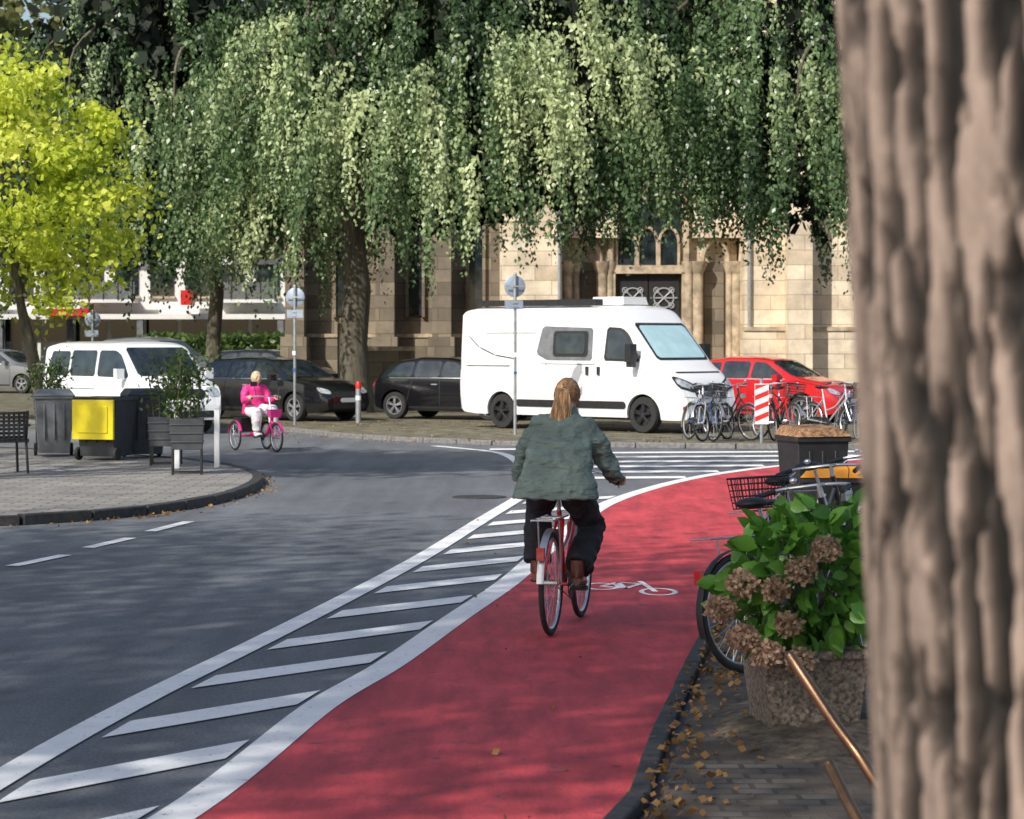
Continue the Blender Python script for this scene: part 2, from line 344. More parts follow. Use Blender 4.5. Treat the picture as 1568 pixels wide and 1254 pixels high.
def zbot(x): return np.interp(x,[-13,-9,-7,-5,-4,-2.8,-2,-.5,.5,2.4,3.0,3.9,4.6,5.4,6.4,7.6,9],[2.45,2.5,2.85,3.15,3.4,3.4,3.2,3.6,4.0,4.1,4.9,5.2,4.6,4.25,3.9,3.1,2.8])
def weeping_tree(name,base,cx,cy,Rx,Ry,n,ztop,drop,tr,inner,tmul=1.0):
    e=empty(name,(0,0,0)); bx,by=base; b=B()
    tp=[(bx,by,-.1),(bx+.02,by,.5),(bx-.06,by,1.8),(bx+.05,by,3.2),(bx-.15,by,5),(bx+.05,by,7.5),(bx+.3,by,10.5)]
    b.tube(tp,[tr*1.45,tr*1.1,tr,tr*.95,tr*.8,tr*.5,tr*.2],m_barkd,14)
    for i in range(11):
        a=2*math.pi*i/11+random.random()*.5; q=random.uniform(.5,.85); z0=random.uniform(3.6,6.5)
        ex=cx+Rx*q*math.cos(a); ey=cy+Ry*q*math.sin(a); zt=ztop-drop*q*q-.2
        pts=catmull([(bx,by,z0),(bx+(ex-bx)*.3,by+(ey-by)*.3,z0+(zt-z0)*.6),(bx+(ex-bx)*.7,by+(ey-by)*.7,zt+.3),(ex,ey,zt-.3),(ex+(ex-bx)*.05,ey,zt-1.6)],4)
        b.tube(pts,[tr*.42*(1-.9*k/(len(pts)-1))+.01 for k in range(len(pts))],m_barkd,7)
    b.build('trunk_and_limbs',parent=e)
    P=[];S=[];A=[];T=[];NN=[]
    for c in range(n):
        rho=rng.random()**.42; th=rng.random()*2*math.pi
        sx,sy=math.cos(th),math.sin(th)
        if rng.random()<.66: sy=-abs(sy)
        x=cx+Rx*rho*sx; y=cy+Ry*rho*sy
        z=ztop-drop*rho**2-(rng.random()**1.2)*4.4+rng.normal()*.3
        zb=float(zbot((x)*60/y))+rng.normal()*.32
        L=min(z-zb,rng.uniform(1.4,3.6))
        if L<.5: z=zb+rng.uniform(1.0,2.4); L=z-zb
        out=np.array([sx*Rx,sy*Ry,0]); out/=np.linalg.norm(out)
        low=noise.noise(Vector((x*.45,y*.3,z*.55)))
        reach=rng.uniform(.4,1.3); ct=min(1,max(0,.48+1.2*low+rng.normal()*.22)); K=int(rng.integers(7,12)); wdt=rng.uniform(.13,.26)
        for k in range(K):
            l=L*rng.uniform(.5,1.0); m=max(4,int(l/.075)); t=np.linspace(0,1,m)
            do=rng.normal(size=3)*np.array([wdt,wdt,.22])
            st=np.array([x,y,z])+do
            sway=rng.normal(size=2)*.08
            p=st+out*(reach*(1-np.exp(-4*t)))[:,None]-(do*[1,1,0])*(.5*t[:,None])
            p[:,2]-=l*t**1.35-.15*np.sin(np.pi*np.minimum(t*3,1)); p[:,0]+=sway[0]*t**2+.05*np.sin(t*9+rng.random()*6); p[:,1]+=sway[1]*t**2
            jt=rng.normal(size=p.shape)*.05; p+=jt
            P.append(p); S.append(rng.uniform(.11,.19,m)*(1-.25*t)); ax=rng.normal(size=(m,3))*.45; ax[:,2]-=.8; A.append(ax)
            nv=do*[1,1,0]/wdt*.8+jt/.05*.25+out*.7+rng.normal(size=p.shape)*.45; nv[:,2]+=.5*(1-t); NN.append(nv)
            T.append((-.02+.72*ct+.22*(1-t)*ct+rng.random(m)*.24)*tmul)  # strand tops and some clumps tinted lighter, sunlight put into the colour
    P=np.vstack(P);S=np.concatenate(S);A=np.vstack(A);T=np.concatenate(T)
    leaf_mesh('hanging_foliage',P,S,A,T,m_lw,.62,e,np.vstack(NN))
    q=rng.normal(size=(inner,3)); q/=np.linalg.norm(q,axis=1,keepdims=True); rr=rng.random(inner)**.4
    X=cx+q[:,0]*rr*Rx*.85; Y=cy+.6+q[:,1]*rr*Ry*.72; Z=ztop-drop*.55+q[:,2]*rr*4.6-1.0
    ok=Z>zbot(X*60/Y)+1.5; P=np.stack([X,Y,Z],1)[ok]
    leaf_mesh('inner_shade_foliage',P,rng.uniform(.35,.6,len(P)),rng.normal(size=(len(P),3))-[0,0,.8],rng.random(len(P)),m_ldark,.75,e)
weeping_tree('weeping_beech_tree',(-3.95,61),-1.2,62.5,7.2,6,490,12.8,4.8,.36,7500)
weeping_tree('weeping_beech_tree.001',(-8.1,66),-9.3,65,5.0,4.5,200,12.0,4.5,.2,4500,.82)
weeping_tree('weeping_beech_tree.002',(9.6,63),6.6,62.5,4.4,4.5,195,12.5,5,.28,3000,.72)

def crown_tree(name,base,h,tr,center,radii,nclump,nper,crad,lsize,mat,shell=.5,barkm=None,limbs=10):
    e=empty(name,(0,0,0)); b=B(); bm_=barkm or m_barkd
    C0=Vector(center); bs=Vector(base)
    P,t,C=clump_leaves(center,radii,nclump,nper,crad,shell)
    top=C0+Vector((0,0,radii[2]*.5)); 
    mid=bs.lerp(top,.5)+Vector((random.uniform(-.2,.2),0,0))
    pts=catmull([bs,bs.lerp(mid,.5),mid,top],5)
    b.tube(pts,[tr*(1.25 if k==0 else 1)*(1-.85*k/(len(pts)-1)) for k in range(len(pts))],bm_,12)
    for i in range(limbs):
        tgt=Vector(C[i]); s0=bs.lerp(top,random.uniform(.42,.8)); m2=s0.lerp(tgt,.5)+Vector((0,0,.4))
        pp=catmull([s0,m2,tgt],5); b.tube(pp,[tr*.35*(1-.85*k/(len(pp)-1)) for k in range(len(pp))],bm_,6)
    b.build('trunk_and_limbs',parent=e)
    leaf_mesh('foliage',P,rng.uniform(.7,1.3,len(P))*lsize,rng.normal(size=(len(P),3))-[0,0,.5],t,mat,.75,e)
    return e
crown_tree('maple_tree',(-10.6,55,0),6,.2,(-11.5,54,5.3),(3.35,2.8,3.0),112,150,.75,.17,m_ly,.5)
# tall trees outside the frame on the near left: their fine crowns filter the sun over the street
crown_tree('plane_tree',(-12,1.5,0),12,.4,(-10.8,1.0,14.5),(8.4,8.4,2.4),190,135,2.9,.19,m_lg,.1)
crown_tree('plane_tree.001',(-18,5,0),13,.4,(-17.2,6.0,14.5),(5.0,6.0,2.2),90,140,2.4,.19,m_lg,.1)
crown_tree('plane_tree.002',(-13.5,24,0),13,.35,(-12.5,24.6,14),(6.5,2.9,2.4),70,80,1.4,.32,m_lg,.15)

# distant trees behind the buildings
P1,t1,C1=clump_leaves((-20,97,10),(16,4,6.5),330,60,2.4,.3,zmin=5.0)
leaf_mesh('distant_trees',P1,rng.uniform(.35,.6,len(P1)),rng.normal(size=(len(P1),3)),t1,m_lo,.8)

# ------------------------------------------------------------------ ground and roads
sheet('ground',[(-400,-100),(400,-100),(400,700),(-400,700)],0,m_ground)
sheet('road',[(-60,-20),(30,-20),(30,52),(12,53),(-5,53),(-60,62)],.004,m_asph)
Lp=[(-2.75,4),(-2.5,7.5),(-2.26,10.6),(-2.0,12.9),(-1.61,15.5),(-1.21,18.3),(-.78,21.6),(-.31,25.9),(.13,29.8),(.42,32.6)]
Rp=[(-2.6,4),(-1.95,7.2),(-1.36,9.85),(-1.02,12.73),(-.73,14.38),(-.40,16.7),(-.04,19.15),(.22,21.4),(.64,25),(1.12,28.4),(1.83,31.4),(2.56,33.7),(3.31,35.4),(4.3,37.1),(6.5,39.6),(12,43)]
RE=[(-1.0,3),(.15,8.6),(.44,9.8),(.66,11.6),(1.1,14.8),(1.55,18),(1.97,21.1),(2.45,24),(3.3,27),(5.2,30.5),(9,33.5),(14,36)]
Lc=catmull([(x,y,0) for x,y in Lp],8); Rc=catmull([(x,y,0) for x,y in Rp],8); REc=catmull([(x,y,0) for x,y in RE],8)
def xat(C,y):
    for i in range(len(C)-1):
        if C[i].y<=y<=C[i+1].y: return C[i].x+(C[i+1].x-C[i].x)*(y-C[i].y)/(C[i+1].y-C[i].y)
    return C[-1].x
sheet('cycle_lane',[(p.x,p.y) for p in Rc]+[(p.x,p.y) for p in REc[::-1]],.008,m_red)
b=B(); ribbon(b,Lc,.17,.012,m_white); ribbon(b,Rc,.19,.012,m_white)
y0=5.1
k=0
while y0<29.5:
    ya=y0; yb=y0+1.12-.014*k; th=.52
    P=[(xat(Lc,ya)+.15,ya),(xat(Rc,yb)-.13,yb),(xat(Rc,yb+th)-.13,yb+th),(xat(Lc,ya+th)+.15,ya+th)]
    if P[1][0]-P[0][0]>.08: b.add([(x,y,.012) for x,y in P],[(0,1,2,3)],m_white)
    y0+=1.66; k+=1
# far hatched area
top=catmull([(.42,32.6,0),(.22,35.5,0),(.13,37.2,0),(-.04,39.7,0),(-.38,41.5,0),(-1.4,43.6,0)],6)
ribbon(b,top,.17,.012,m_white)
def inner_far(y): return xat(top,y)
for i in range(7):
    ya=33.3+i*1.45
    xl=inner_far(ya) if ya<43 else -1
    xl+=.2
    xr=None
    for s in np.linspace(.2,7,120):
        x=xl+s; y=ya+s*.12
        if y+.25> 42.6-.12*x: break
        ylane=np.interp(x,[p.x for p in Rc],[p.y for p in Rc])
        if y-.15<ylane: break
        xr=x; yr=y
    if xr: b.add([(xl,ya,.012),(xr,yr,.012),(xr,yr+.5,.012),(xl,ya+.5,.012)],[(0,1,2,3)],m_white)
for a,c in (((-4.26,20.6),(-4.0,21.65)),((-3.93,22.4),(-3.71,23.5)),((-3.64,24.3),(-3.42,25.6)),((-4.75,17.6),(-4.52,18.9))):
    ribbon(b,[a,c],.13,.012,m_white)
# painted bicycle pictogram on the lane
def cc(cx,cy,r,w=.03,n=20):
    ribbon(b,[(cx+r*math.cos(2*math.pi*i/n),cy+r*1.9*math.sin(2*math.pi*i/n)) for i in range(n+1)],w,.012,m_white)
cc(.70,18.9,.13,.04);cc(1.12,18.5,.13,.04)
for a,c in (((.70,18.9),(.84,19.2)),((.84,19.2),(1.02,19.1)),((.84,19.2),(.88,18.75)),((.88,18.75),(1.02,19.1)),((.70,18.9),(.88,18.75)),((1.02,19.3),(1.10,18.5))): ribbon(b,[a,c],.045,.0125,m_white)
b.build('road_markings')
b=B(); b.lathe((-.4,29.6,.013),(0,0,1),[(.0,0),(.26,0),(.265,.001),(.33,.001),(.33,-.01)],m_kerbd,28); b.build('manhole_cover')

# left pavement corner
pl=catmull([(-14,23.5,0),(-9,24.2,0),(-5.33,25.15,0),(-4.46,26.06,0),(-3.97,27.0,0),(-3.55,28.6,0),(-3.38,30.5,0),(-3.46,32.4,0),(-3.8,34.2,0),(-4.4,35.8,0),(-5.6,37.8,0),(-8.9,41,0),(-16,45,0)],6)
slab('pavement',[(p.x,p.y) for p in pl]+[(-30,45),(-30,23)],0,.10,m_slab,m_kerb)
kerbline('kerb',[(p.x+.06,p.y-.02) for p in pl],.14,0,.112,m_kerbd)
# far parking strip
pf=catmull([(-60,63,0),(-16,56,0),(-7.5,53.5,0),(-4.86,50.6,0),(-3.09,46.9,0),(-1.13,44.7,0),(.07,43.7,0),(3.13,42.8,0),(5.27,42.4,0),(9,43,0),(14,44.5,0),(30,48,0)],6)
slab('pavement.001',[(p.x,p.y) for p in pf]+[(60,50),(60,200),(-80,200)],0,.08,m_verge,m_kerb)
kerbline('kerb.001',[(p.x,p.y-.02) for p in pf],.15,0,.10,m_kerb)
# right pavement
re=[(p.x+.15,p.y) for p in REc]
slab('pavement.002',re+[(30,36),(30,-15),(-1,-15)],0,.05,m_cob,m_kerbd)
kerbline('kerb.002',[(p.x+.05,p.y) for p in REc],.09,0,.07,m_kerbd,.8)
# fallen leaves
n=1250
yy=rng.uniform(8,24,n); xx=np.array([xat(REc,y) for y in yy])+np.abs(rng.normal(size=n))*.20+.05
n2=40; y2=rng.uniform(8,30,n2); x2=rng.uniform(-.02,.05,n2)*y2; z2=np.full(n2,.018)
n3=900; y3=rng.uniform(42.8,54,n3); x3=rng.uniform(-5,7,n3)
n4=260; idx=rng.integers(12,len(pl)-15,n4); x4=np.array([pl[i].x for i in idx])+.14+np.abs(rng.normal(size=n4))*.12; y4=np.array([pl[i].y for i in idx])-np.abs(rng.normal(size=n4))*.15
P=np.concatenate([np.stack([xx,yy,np.full(n,.066)+rng.random(n)*.01],1),np.stack([x2,y2,z2],1),np.stack([x3,y3,np.full(n3,.1)],1),np.stack([x4,y4,np.full(n4,.02)],1)])
ax=rng.normal(size=(len(P),3)); ax[:,2]*=.25
leaf_mesh('fallen_leaves',P,rng.uniform(.02,.055,len(P)),ax,rng.random(len(P)),m_dead,.8)
# soil heaped around the planter
b=B(); vs=[];fs=[]
for i in range(25):
    for j in range(25):
        x=.98+1.3*i/24; y=10.6+2.6*j/24; q=((x-1.55)/.62)**2+((y-11.8)/1.2)**2
        vs.append((x,y,.035+.085*max(0,1-q)+.035*max(0,1-q)**.5*noise.noise(Vector((x*9,y*9,0)))))
for i in range(24):
    for j in range(24): a=i*25+j; fs.append((a,a+25,a+26,a+1))
b.add(vs,fs,M('planting_soil',(.10,.078,.055),.95,0,.6,12,.9,35)); b.build('soil_mound',sharp=180)

# ------------------------------------------------------------------ church
def church():
    e=empty('church',(0,0,0)); b=B(); Y=80
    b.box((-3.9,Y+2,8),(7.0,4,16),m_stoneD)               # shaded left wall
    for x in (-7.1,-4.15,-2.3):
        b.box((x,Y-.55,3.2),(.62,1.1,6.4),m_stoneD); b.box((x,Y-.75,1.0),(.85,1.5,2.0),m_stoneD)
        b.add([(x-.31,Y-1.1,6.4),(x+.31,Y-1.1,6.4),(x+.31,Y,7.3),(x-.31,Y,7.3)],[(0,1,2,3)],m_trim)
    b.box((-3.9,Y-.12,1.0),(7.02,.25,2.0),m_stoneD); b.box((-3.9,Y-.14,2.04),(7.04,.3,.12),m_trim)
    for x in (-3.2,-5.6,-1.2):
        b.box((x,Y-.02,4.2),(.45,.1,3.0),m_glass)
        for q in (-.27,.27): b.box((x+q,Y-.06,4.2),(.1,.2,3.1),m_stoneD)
    b.box((.62,Y+1,8),(2.04,4,16),m_stoneL); b.box((.62,Y-1.06,1.0),(2.1,.2,2.0),m_stoneL); b.box((.62,Y-1.08,2.05),(2.14,.26,.12),m_trim)
    b.box((11.8,Y+1,8),(8.4,4,16),m_stoneL); b.box((11.8,Y-1.08,1.1),(8.46,.22,2.2),m_stoneL); b.box((11.8,Y-1.1,2.26),(8.5,.28,.13),m_trim)
    b.box((9.3,Y-1.5,3.4),(.8,1.0,6.8),m_stoneL); 
    # portal bay
    b.box((4.6,Y+2.2,8.5),(5.9,2,17),m_stoneL)
    b.box((4.6,Y-.2,.3),(5.8,2.0,.6),m_trim); b.box((4.6,Y-.9,.15),(5.0,1.0,.3),m_trim)
    # door
    for sx in (-1,1):
        cx=4.56+sx*.52; b.box((cx,Y+.95,2.35),(1.0,.12,3.5),m_blk)
        for zc in (1.9,3.3):
            b.torus((cx,Y+.86,zc),(0,1,0),.33,.028,m_ironw,20,5); b.cyl((cx-.45,Y+.86,zc),(cx+.45,Y+.86,zc),.028,m_ironw,5)
            for a in (45,135): 
                dx,dz=.42*math.cos(R(a)),.42*math.sin(R(a)); b.cyl((cx-dx,Y+.86,zc-dz),(cx+dx,Y+.86,zc+dz),.025,m_ironw,5)
            for q in range(4):
                a=R(45+90*q); b.torus((cx+.36*math.cos(a),Y+.85,zc+.36*math.sin(a)),(0,1,0),.09,.02,m_ironw,10,4)
    b.box((4.56,Y+.9,4.25),(2.4,.5,.28),m_trim)
    for sx in (-1.22,1.22): b.box((4.56+sx,Y+.9,2.3),(.22,.5,3.7),m_trim)
    # tracery panel over the door
    b.box((4.56,Y+1.15,5.5),(2.2,.08,2.2),m_glass)
    def parch(x0,x1,z0,zs,r,y):
        w=x1-x0; pts=[(x0,y,z0),(x0,y,zs)]
        for i in range(1,6): t=i/5; pts.append((x0+w/2*(1-math.cos(t*math.pi/2)),y,zs+w*.85*math.sin(t*math.pi/2)))
        for i in range(4,-1,-1): t=i/5; pts.append((x1-w/2*(1-math.cos(t*math.pi/2)),y,zs+w*.85*math.sin(t*math.pi/2)))
        pts.append((x1,y,z0)); b.tube(pts,r,m_trim,6)
    for i in range(3): parch(3.5+i*.72,4.16+i*.72,4.4,5.1,.055,Y+1.05)
    parch(3.3,5.85,4.4,5.6,.12,Y+.9)
    # clustered columns and dark niches
    for x,r in ((1.85,.16),(2.15,.1),(3.0,.18),(3.28,.11),(5.9,.14),(6.2,.18),(7.25,.12),(7.5,.18)):
        b.cyl((x,Y+.7,.5),(x,Y+.7,4.1),r,m_trim,12); b.lathe((x,Y+.7,4.1),(0,0,1),[(r,0),(r*1.1,.05),(r*1.7,.3),(r*1.8,.42),(0,.42)],m_trim,12); b.lathe((x,Y+.7,.5),(0,0,1),[(r*1.7,0),(r*1.7,.2),(r*1.2,.3),(r,.4)],m_trim,12)
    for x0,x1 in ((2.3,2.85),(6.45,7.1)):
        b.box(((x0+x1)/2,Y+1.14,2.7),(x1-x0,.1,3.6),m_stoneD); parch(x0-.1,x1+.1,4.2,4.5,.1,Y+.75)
    b.box((2.55,Y+.9,6.9),(1.9,.9,3.2),m_stoneL); b.box((6.85,Y+.9,6.9),(1.6,.9,3.2),m_stoneL)
    # eaves and roof
    b.box((4.5,Y-.2,16.1),(24,3.2,.3),m_trim)
    b.add([(-7.6,Y-1.6,16.25),(16.2,Y-1.6,16.25),(16.2,Y+8,24),(-7.6,Y+8,24)],[(0,1,2,3)],m_slate)
    for x in (1.55,7.75): b.cyl((x,Y-1.1,.1),(x,Y-1.1,16),.06,m_galv,8)
    b.build('walls_portal_roof',parent=e,bevel=0)
church()
# apartment block far left
def apartments():
    e=empty('apartment_building',(0,0,0)); b=B(); Y=118
    b.box((-22,Y+5,8),(30,10,16),m_plaster)
    for f in range(5):
        for i in range(17):
            x=-36+i*1.72; z=1.5+f*3.0
            b.box((x,Y-.02,z+.3),(1.15 if f else 1.5,.1,1.5 if f else 2.3),m_glass)
            if f: b.box((x,Y-.08,z-.55),(1.3,.16,.1),m_trim)
            if f and i%4==1:
                b.box((x+.8,Y-.7,z-.75),(3.0,1.3,.16),m_plaster); b.box((x+.8,Y-1.3,z-.25),(3.0,.06,.85),m_gry if i%8==1 else m_greyp)
                for q in (-1.4,-.7,0,.7,1.4): b.cyl((x+.8+q,Y-1.34,z-.7),(x+.8+q,Y-1.34,z+.25),.035,m_dgry,5)
    b.box((-26.2,Y-.9,3.1),(.6,1.6,1.1),m_redstripe); b.box((-15.6,Y-1.6,3.9),(.5,1.6,.7),m_redstripe); b.box((-21.4,Y-1.6,3.2),(2.2,1.2,.35),m_redstripe)
    b.box((-22,Y-.6,3.0),(30,1.0,.25),m_plaster)
    for i in range(9): b.box((-35+i*3.4,Y-.9,1.45),(.3,.3,2.9),m_gry)
    b.build('facade',parent=e)
    e=empty('apartment_building.001',(0,0,0)); b=B()
    b.box((-36,Y-20,7),(12,14,14),m_gry)
    for f in range(4):
        for i in range(5): b.box((-40.5+i*2.3,Y-27.05,2+f*3),(1.4,.1,1.6),m_glass)
    b.build('facade',parent=e)
apartments()
b=B(); b.box((-3.75,70,.8),(1.7,.5,1.6),m_stoneD); b.box((-3.75,70,1.65),(1.85,.62,.12),m_trim); b.box((-4.85,70.2,1.2),(.4,.6,2.4),m_stoneD); b.build('stone_wall')
hp=np.stack([rng.uniform(-14,-8,5000),rng.uniform(91,92.5,5000),rng.uniform(.1,2.1,5000)],1)
leaf_mesh('hedge',hp,rng.uniform(.15,.3,5000),rng.normal(size=(5000,3)),rng.random(5000),m_lg,.7)

# ------------------------------------------------------------------ vehicles
def wheel_parts(b,c,r,w,side,rim,nsp=5):
    """wheel with axis along local y; side=+1/-1 outward"""
    ax=(0,side,0); cr=r*.66
    b.lathe(c,ax,[(cr,-w/2),(r*.93,-w/2),(r,-w*.32),(r,w*.32),(r*.93,w/2),(cr,w/2),(cr*.97,w*.45)],m_rub,32)
    b.lathe(c,ax,[(0,w*.12),(cr*.98,w*.12)],m_blk,24)
    b.lathe(c,ax,[(cr,w*.5),(cr*.93,w*.5),(cr*.9,w*.2)],rim,28)
    C=Vector(c)
    for k in range(nsp):
        a=2*math.pi*k/nsp+.3
        for da in (-.13,.13):
            d=Vector((math.cos(a+da),0,math.sin(a+da))); d0=Vector((math.cos(a),0,math.sin(a)))
            b.tube([C+d0*cr*.1+Vector((0,side*w*.42,0)),C+d*cr*.95+Vector((0,side*w*.4,0))],[(cr*.08,cr*.08),(cr*.07,cr*.07)],rim,5)
    b.lathe(c,ax,[(0,w*.5),(cr*.2,w*.5),(cr*.24,w*.35)],rim,14)
def vehicle(name,O,h,keys,wheels,r,body,side_panels,front_panels,rear_panels=(),rim=None,extra=None,ww=.2,track=.0,ra=.055):
    K=np.array(keys,float); L=K[-1,0]; xs=sorted(set(list(np.arange(0,L,.035))+[L]+[w+s for w in wheels for s in (-(r+ra),-(r+ra)+.002,(r+ra)-.002,(r+ra))]))
    xs=np.array([x for x in xs if 0<=x<=L])
    def ip(j): 
        fine=np.linspace(0,L,600); v=np.interp(fine,K[:,0],K[:,j]); kk=np.hanning(31); kk/=kk.sum()
        vp=np.pad(v,15,mode='edge'); sm=np.convolve(vp,kk,'valid'); return np.interp(xs,fine,sm)
    zb,bl,zr,wb,wr=[ip(j) for j in range(1,6)]
    rings=[]
    for i,x in enumerate(xs):
        z0=zb[i]
        for w in wheels:
            q=(r+ra)**2-(x-w)**2
            if q>0: z0=max(z0,r+math.sqrt(q))
        z0=min(z0,bl[i]-.02)
        half=[(0,z0),(wb[i]*.9,z0)]
        for t in np.linspace(0,1,7):
            z=z0+(bl[i]-z0)*t; tt=(z-zb[i])/(bl[i]-zb[i]+1e-6)
            half.append((wb[i]-.045*(1.6*tt-.9)**2-.02*(1-tt),z))
        yb=half[-1][0]; cr=min(.07,(zr[i]-bl[i])*.7)
        for t in (.06,.33,.66,1): half.append((yb+(wr[i]-yb)*t-.012*(t==.06),bl[i]+(zr[i]-cr-bl[i])*t))
        for s in (.04,.12,.3,.6): half.append((wr[i]*(1-s),zr[i]-cr*(1-s)**2*(.8 if s<.05 else .6 if s<.2 else .5)))
        half.append((0,zr[i]))
        rings.append([(x,y,z) for y,z in half]+[(x,-y,z) for y,z in half[-2:0:-1]])
    n=len(rings[0]); vs=[v for rg in rings for v in rg]; fs=[]
    fs_d=[]
    for i in range(len(xs)-1):
        for k in range(n):
            f=(i*n+k,i*n+(k+1)%n,(i+1)*n+(k+1)%n,(i+1)*n+k)
            (fs_d if k in (0,n-1) else fs).append(f)
    fs.append(tuple(range(n))); fs.append(tuple((len(xs)-1)*n+k for k in range(n)))
    bvh=BVHTree.FromPolygons([Vector(v) for v in vs],fs)
    e=empty(name,(O[0],O[1],O[2]),math.atan2(h[1],h[0])); b=B(); b.add(vs,fs,body); b.add(vs,fs_d,m_blk)
    o=b.build('body',parent=e,sharp=32)
    d=B(); wmax=wb.max()
    d.box((L/2,0,(.22+r*1.7)/2+.02),(L*.86,wmax*1.15,r*1.7-.22),m_blk)
    for w in wheels:
        for s in (1,-1): wheel_parts(d,(w,s*(wmax-ww/2-.03-track),r),r,ww,s,rim or m_alloy)
    d.build('wheels_and_underbody',parent=e)
    g=B()
    def patch(poly,kind,mat,off=.006,nu=22,nv=5,sgn=1):
        P=[Vector(p) for p in poly]
        if len(P)>3:
            Q=[]
            for i in range(len(P)):
                a=P[i];c=P[(i+1)%len(P)]; L_=(c-a).length; t=min(.3,.05/max(L_,1e-4)) ; Q+= [a.lerp(c,t),a.lerp(c,1-t)]
            P=Q
        us=np.array([p[0] for p in P]); u0,u1=us.min(),us.max(); e_=(u1-u0)*.001
        cols=[]
        uu=sorted(set(list(np.linspace(u0+e_,u1-e_,nu))+[float(np.clip(u,u0+e_,u1-e_)) for u in us]))
        for u in uu:
            vv=[]
            for i in range(len(P)):
                a=P[i];c=P[(i+1)%len(P)]
                if (a[0]-u)*(c[0]-u)<=0 and abs(a[0]-c[0])>1e-9: vv.append(a[1]+(c[1]-a[1])*(u-a[0])/(c[0]-a[0]))
            if len(vv)<2: continue
            lo,hi=min(vv),max(vv); col=[]
            for q in range(nv+1):
                v=lo+(hi-lo)*q/nv
                if kind=='side': org=Vector((u,sgn*4,v)); dr=Vector((0,-sgn,0))
                elif kind=='front': org=Vector((L+4,u,v)); dr=Vector((-1,0,0))
                elif kind=='rear': org=Vector((-4,u,v)); dr=Vector((1,0,0))
                hit=bvh.ray_cast(org,dr)
                col.append(None if hit[0] is None else hit[0]-dr*off)
            cols.append(col)
        for i in range(len(cols)-1):
            for q in range(nv):
                qd=[cols[i][q],cols[i][q+1],cols[i+1][q+1],cols[i+1][q]]
                if None in qd: continue
                if max((qd[0]-qd[2]).length,(qd[1]-qd[3]).length)>.6: continue
                g.add(qd,[(0,1,2,3)],mat)
    for p in side_panels:
        for s in (1,-1): patch(p[0],'side',p[1],p[2] if len(p)>2 else .006,sgn=s)
    for p in front_panels: patch(p[0],'front',p[1],p[2] if len(p)>2 else .008,nu=26,nv=8)
    for p in rear_panels: patch(p[0],'rear',p[1],p[2] if len(p)>2 else .008)
    if extra: extra(g)
    g.build('windows_lights_trim',parent=e,sharp=50)
    return e
def line(x0,z0,x1,z1,w=.012):
    if abs(x1-x0)<abs(z1-z0): return [(x0-w/2,z0),(x0+w/2,z0),(x1+w/2,z1),(x1-w/2,z1)]
    return [(x0,z0-w/2),(x1,z1-w/2),(x1,z1+w/2),(x0,z0+w/2)]
def unit(x,y): l=math.hypot(x,y); return (x/l,y/l)
def orig(P,h,xf,yo,z=.08):
    l=(-h[1],h[0]); return (P[0]-xf*h[0]+yo*l[0],P[1]-xf*h[1]+yo*l[1],z)
# camper van
vk=[(0,.42,1.15,2.40,.93,.84),(.07,.34,1.2,2.49,1.0,.89),(.5,.30,1.25,2.54,1.03,.91),(4.05,.30,1.25,2.54,1.03,.90),(4.35,.30,1.25,2.47,1.03,.88),(4.62,.30,1.25,2.22,1.03,.86),(5.32,.28,1.22,1.42,1.01,.86),(5.62,.26,1.05,1.24,.97,.82),(5.85,.26,.92,1.04,.88,.74),(5.95,.27,.72,.80,.80,.68),(5.99,.30,.55,.60,.74,.64)]
def camper_extra(g):
    g.box((2.1,-.80,2.60),(3.3,.22,.12),m_blk); g.box((2.1,.80,2.57),(3.3,.05,.06),m_blk)
    g.box((3.6,0,2.63),(.8,.7,.16),m_plate,taper=1.1); g.box((1.4,0,2.58),(.9,.6,.08),m_gry)
    for s in (-1,1):
        g.box((4.88,s*1.17,1.58),(.14,.2,.36),m_blk); g.box((4.88,s*1.16,1.36),(.12,.16,.12),m_blk); g.box((4.9,s*1.02,1.5),(.08,.24,.06),m_blk)
        g.box((3.92,s*1.035,1.22),(.06,.04,.17),m_blk); g.box((3.62,s*1.035,1.22),(.06,.04,.17),m_blk)
    g.box((4.05,.5,2.62),(.02,.02,.3),m_blk)
vh=unit(2.75,-2.55)
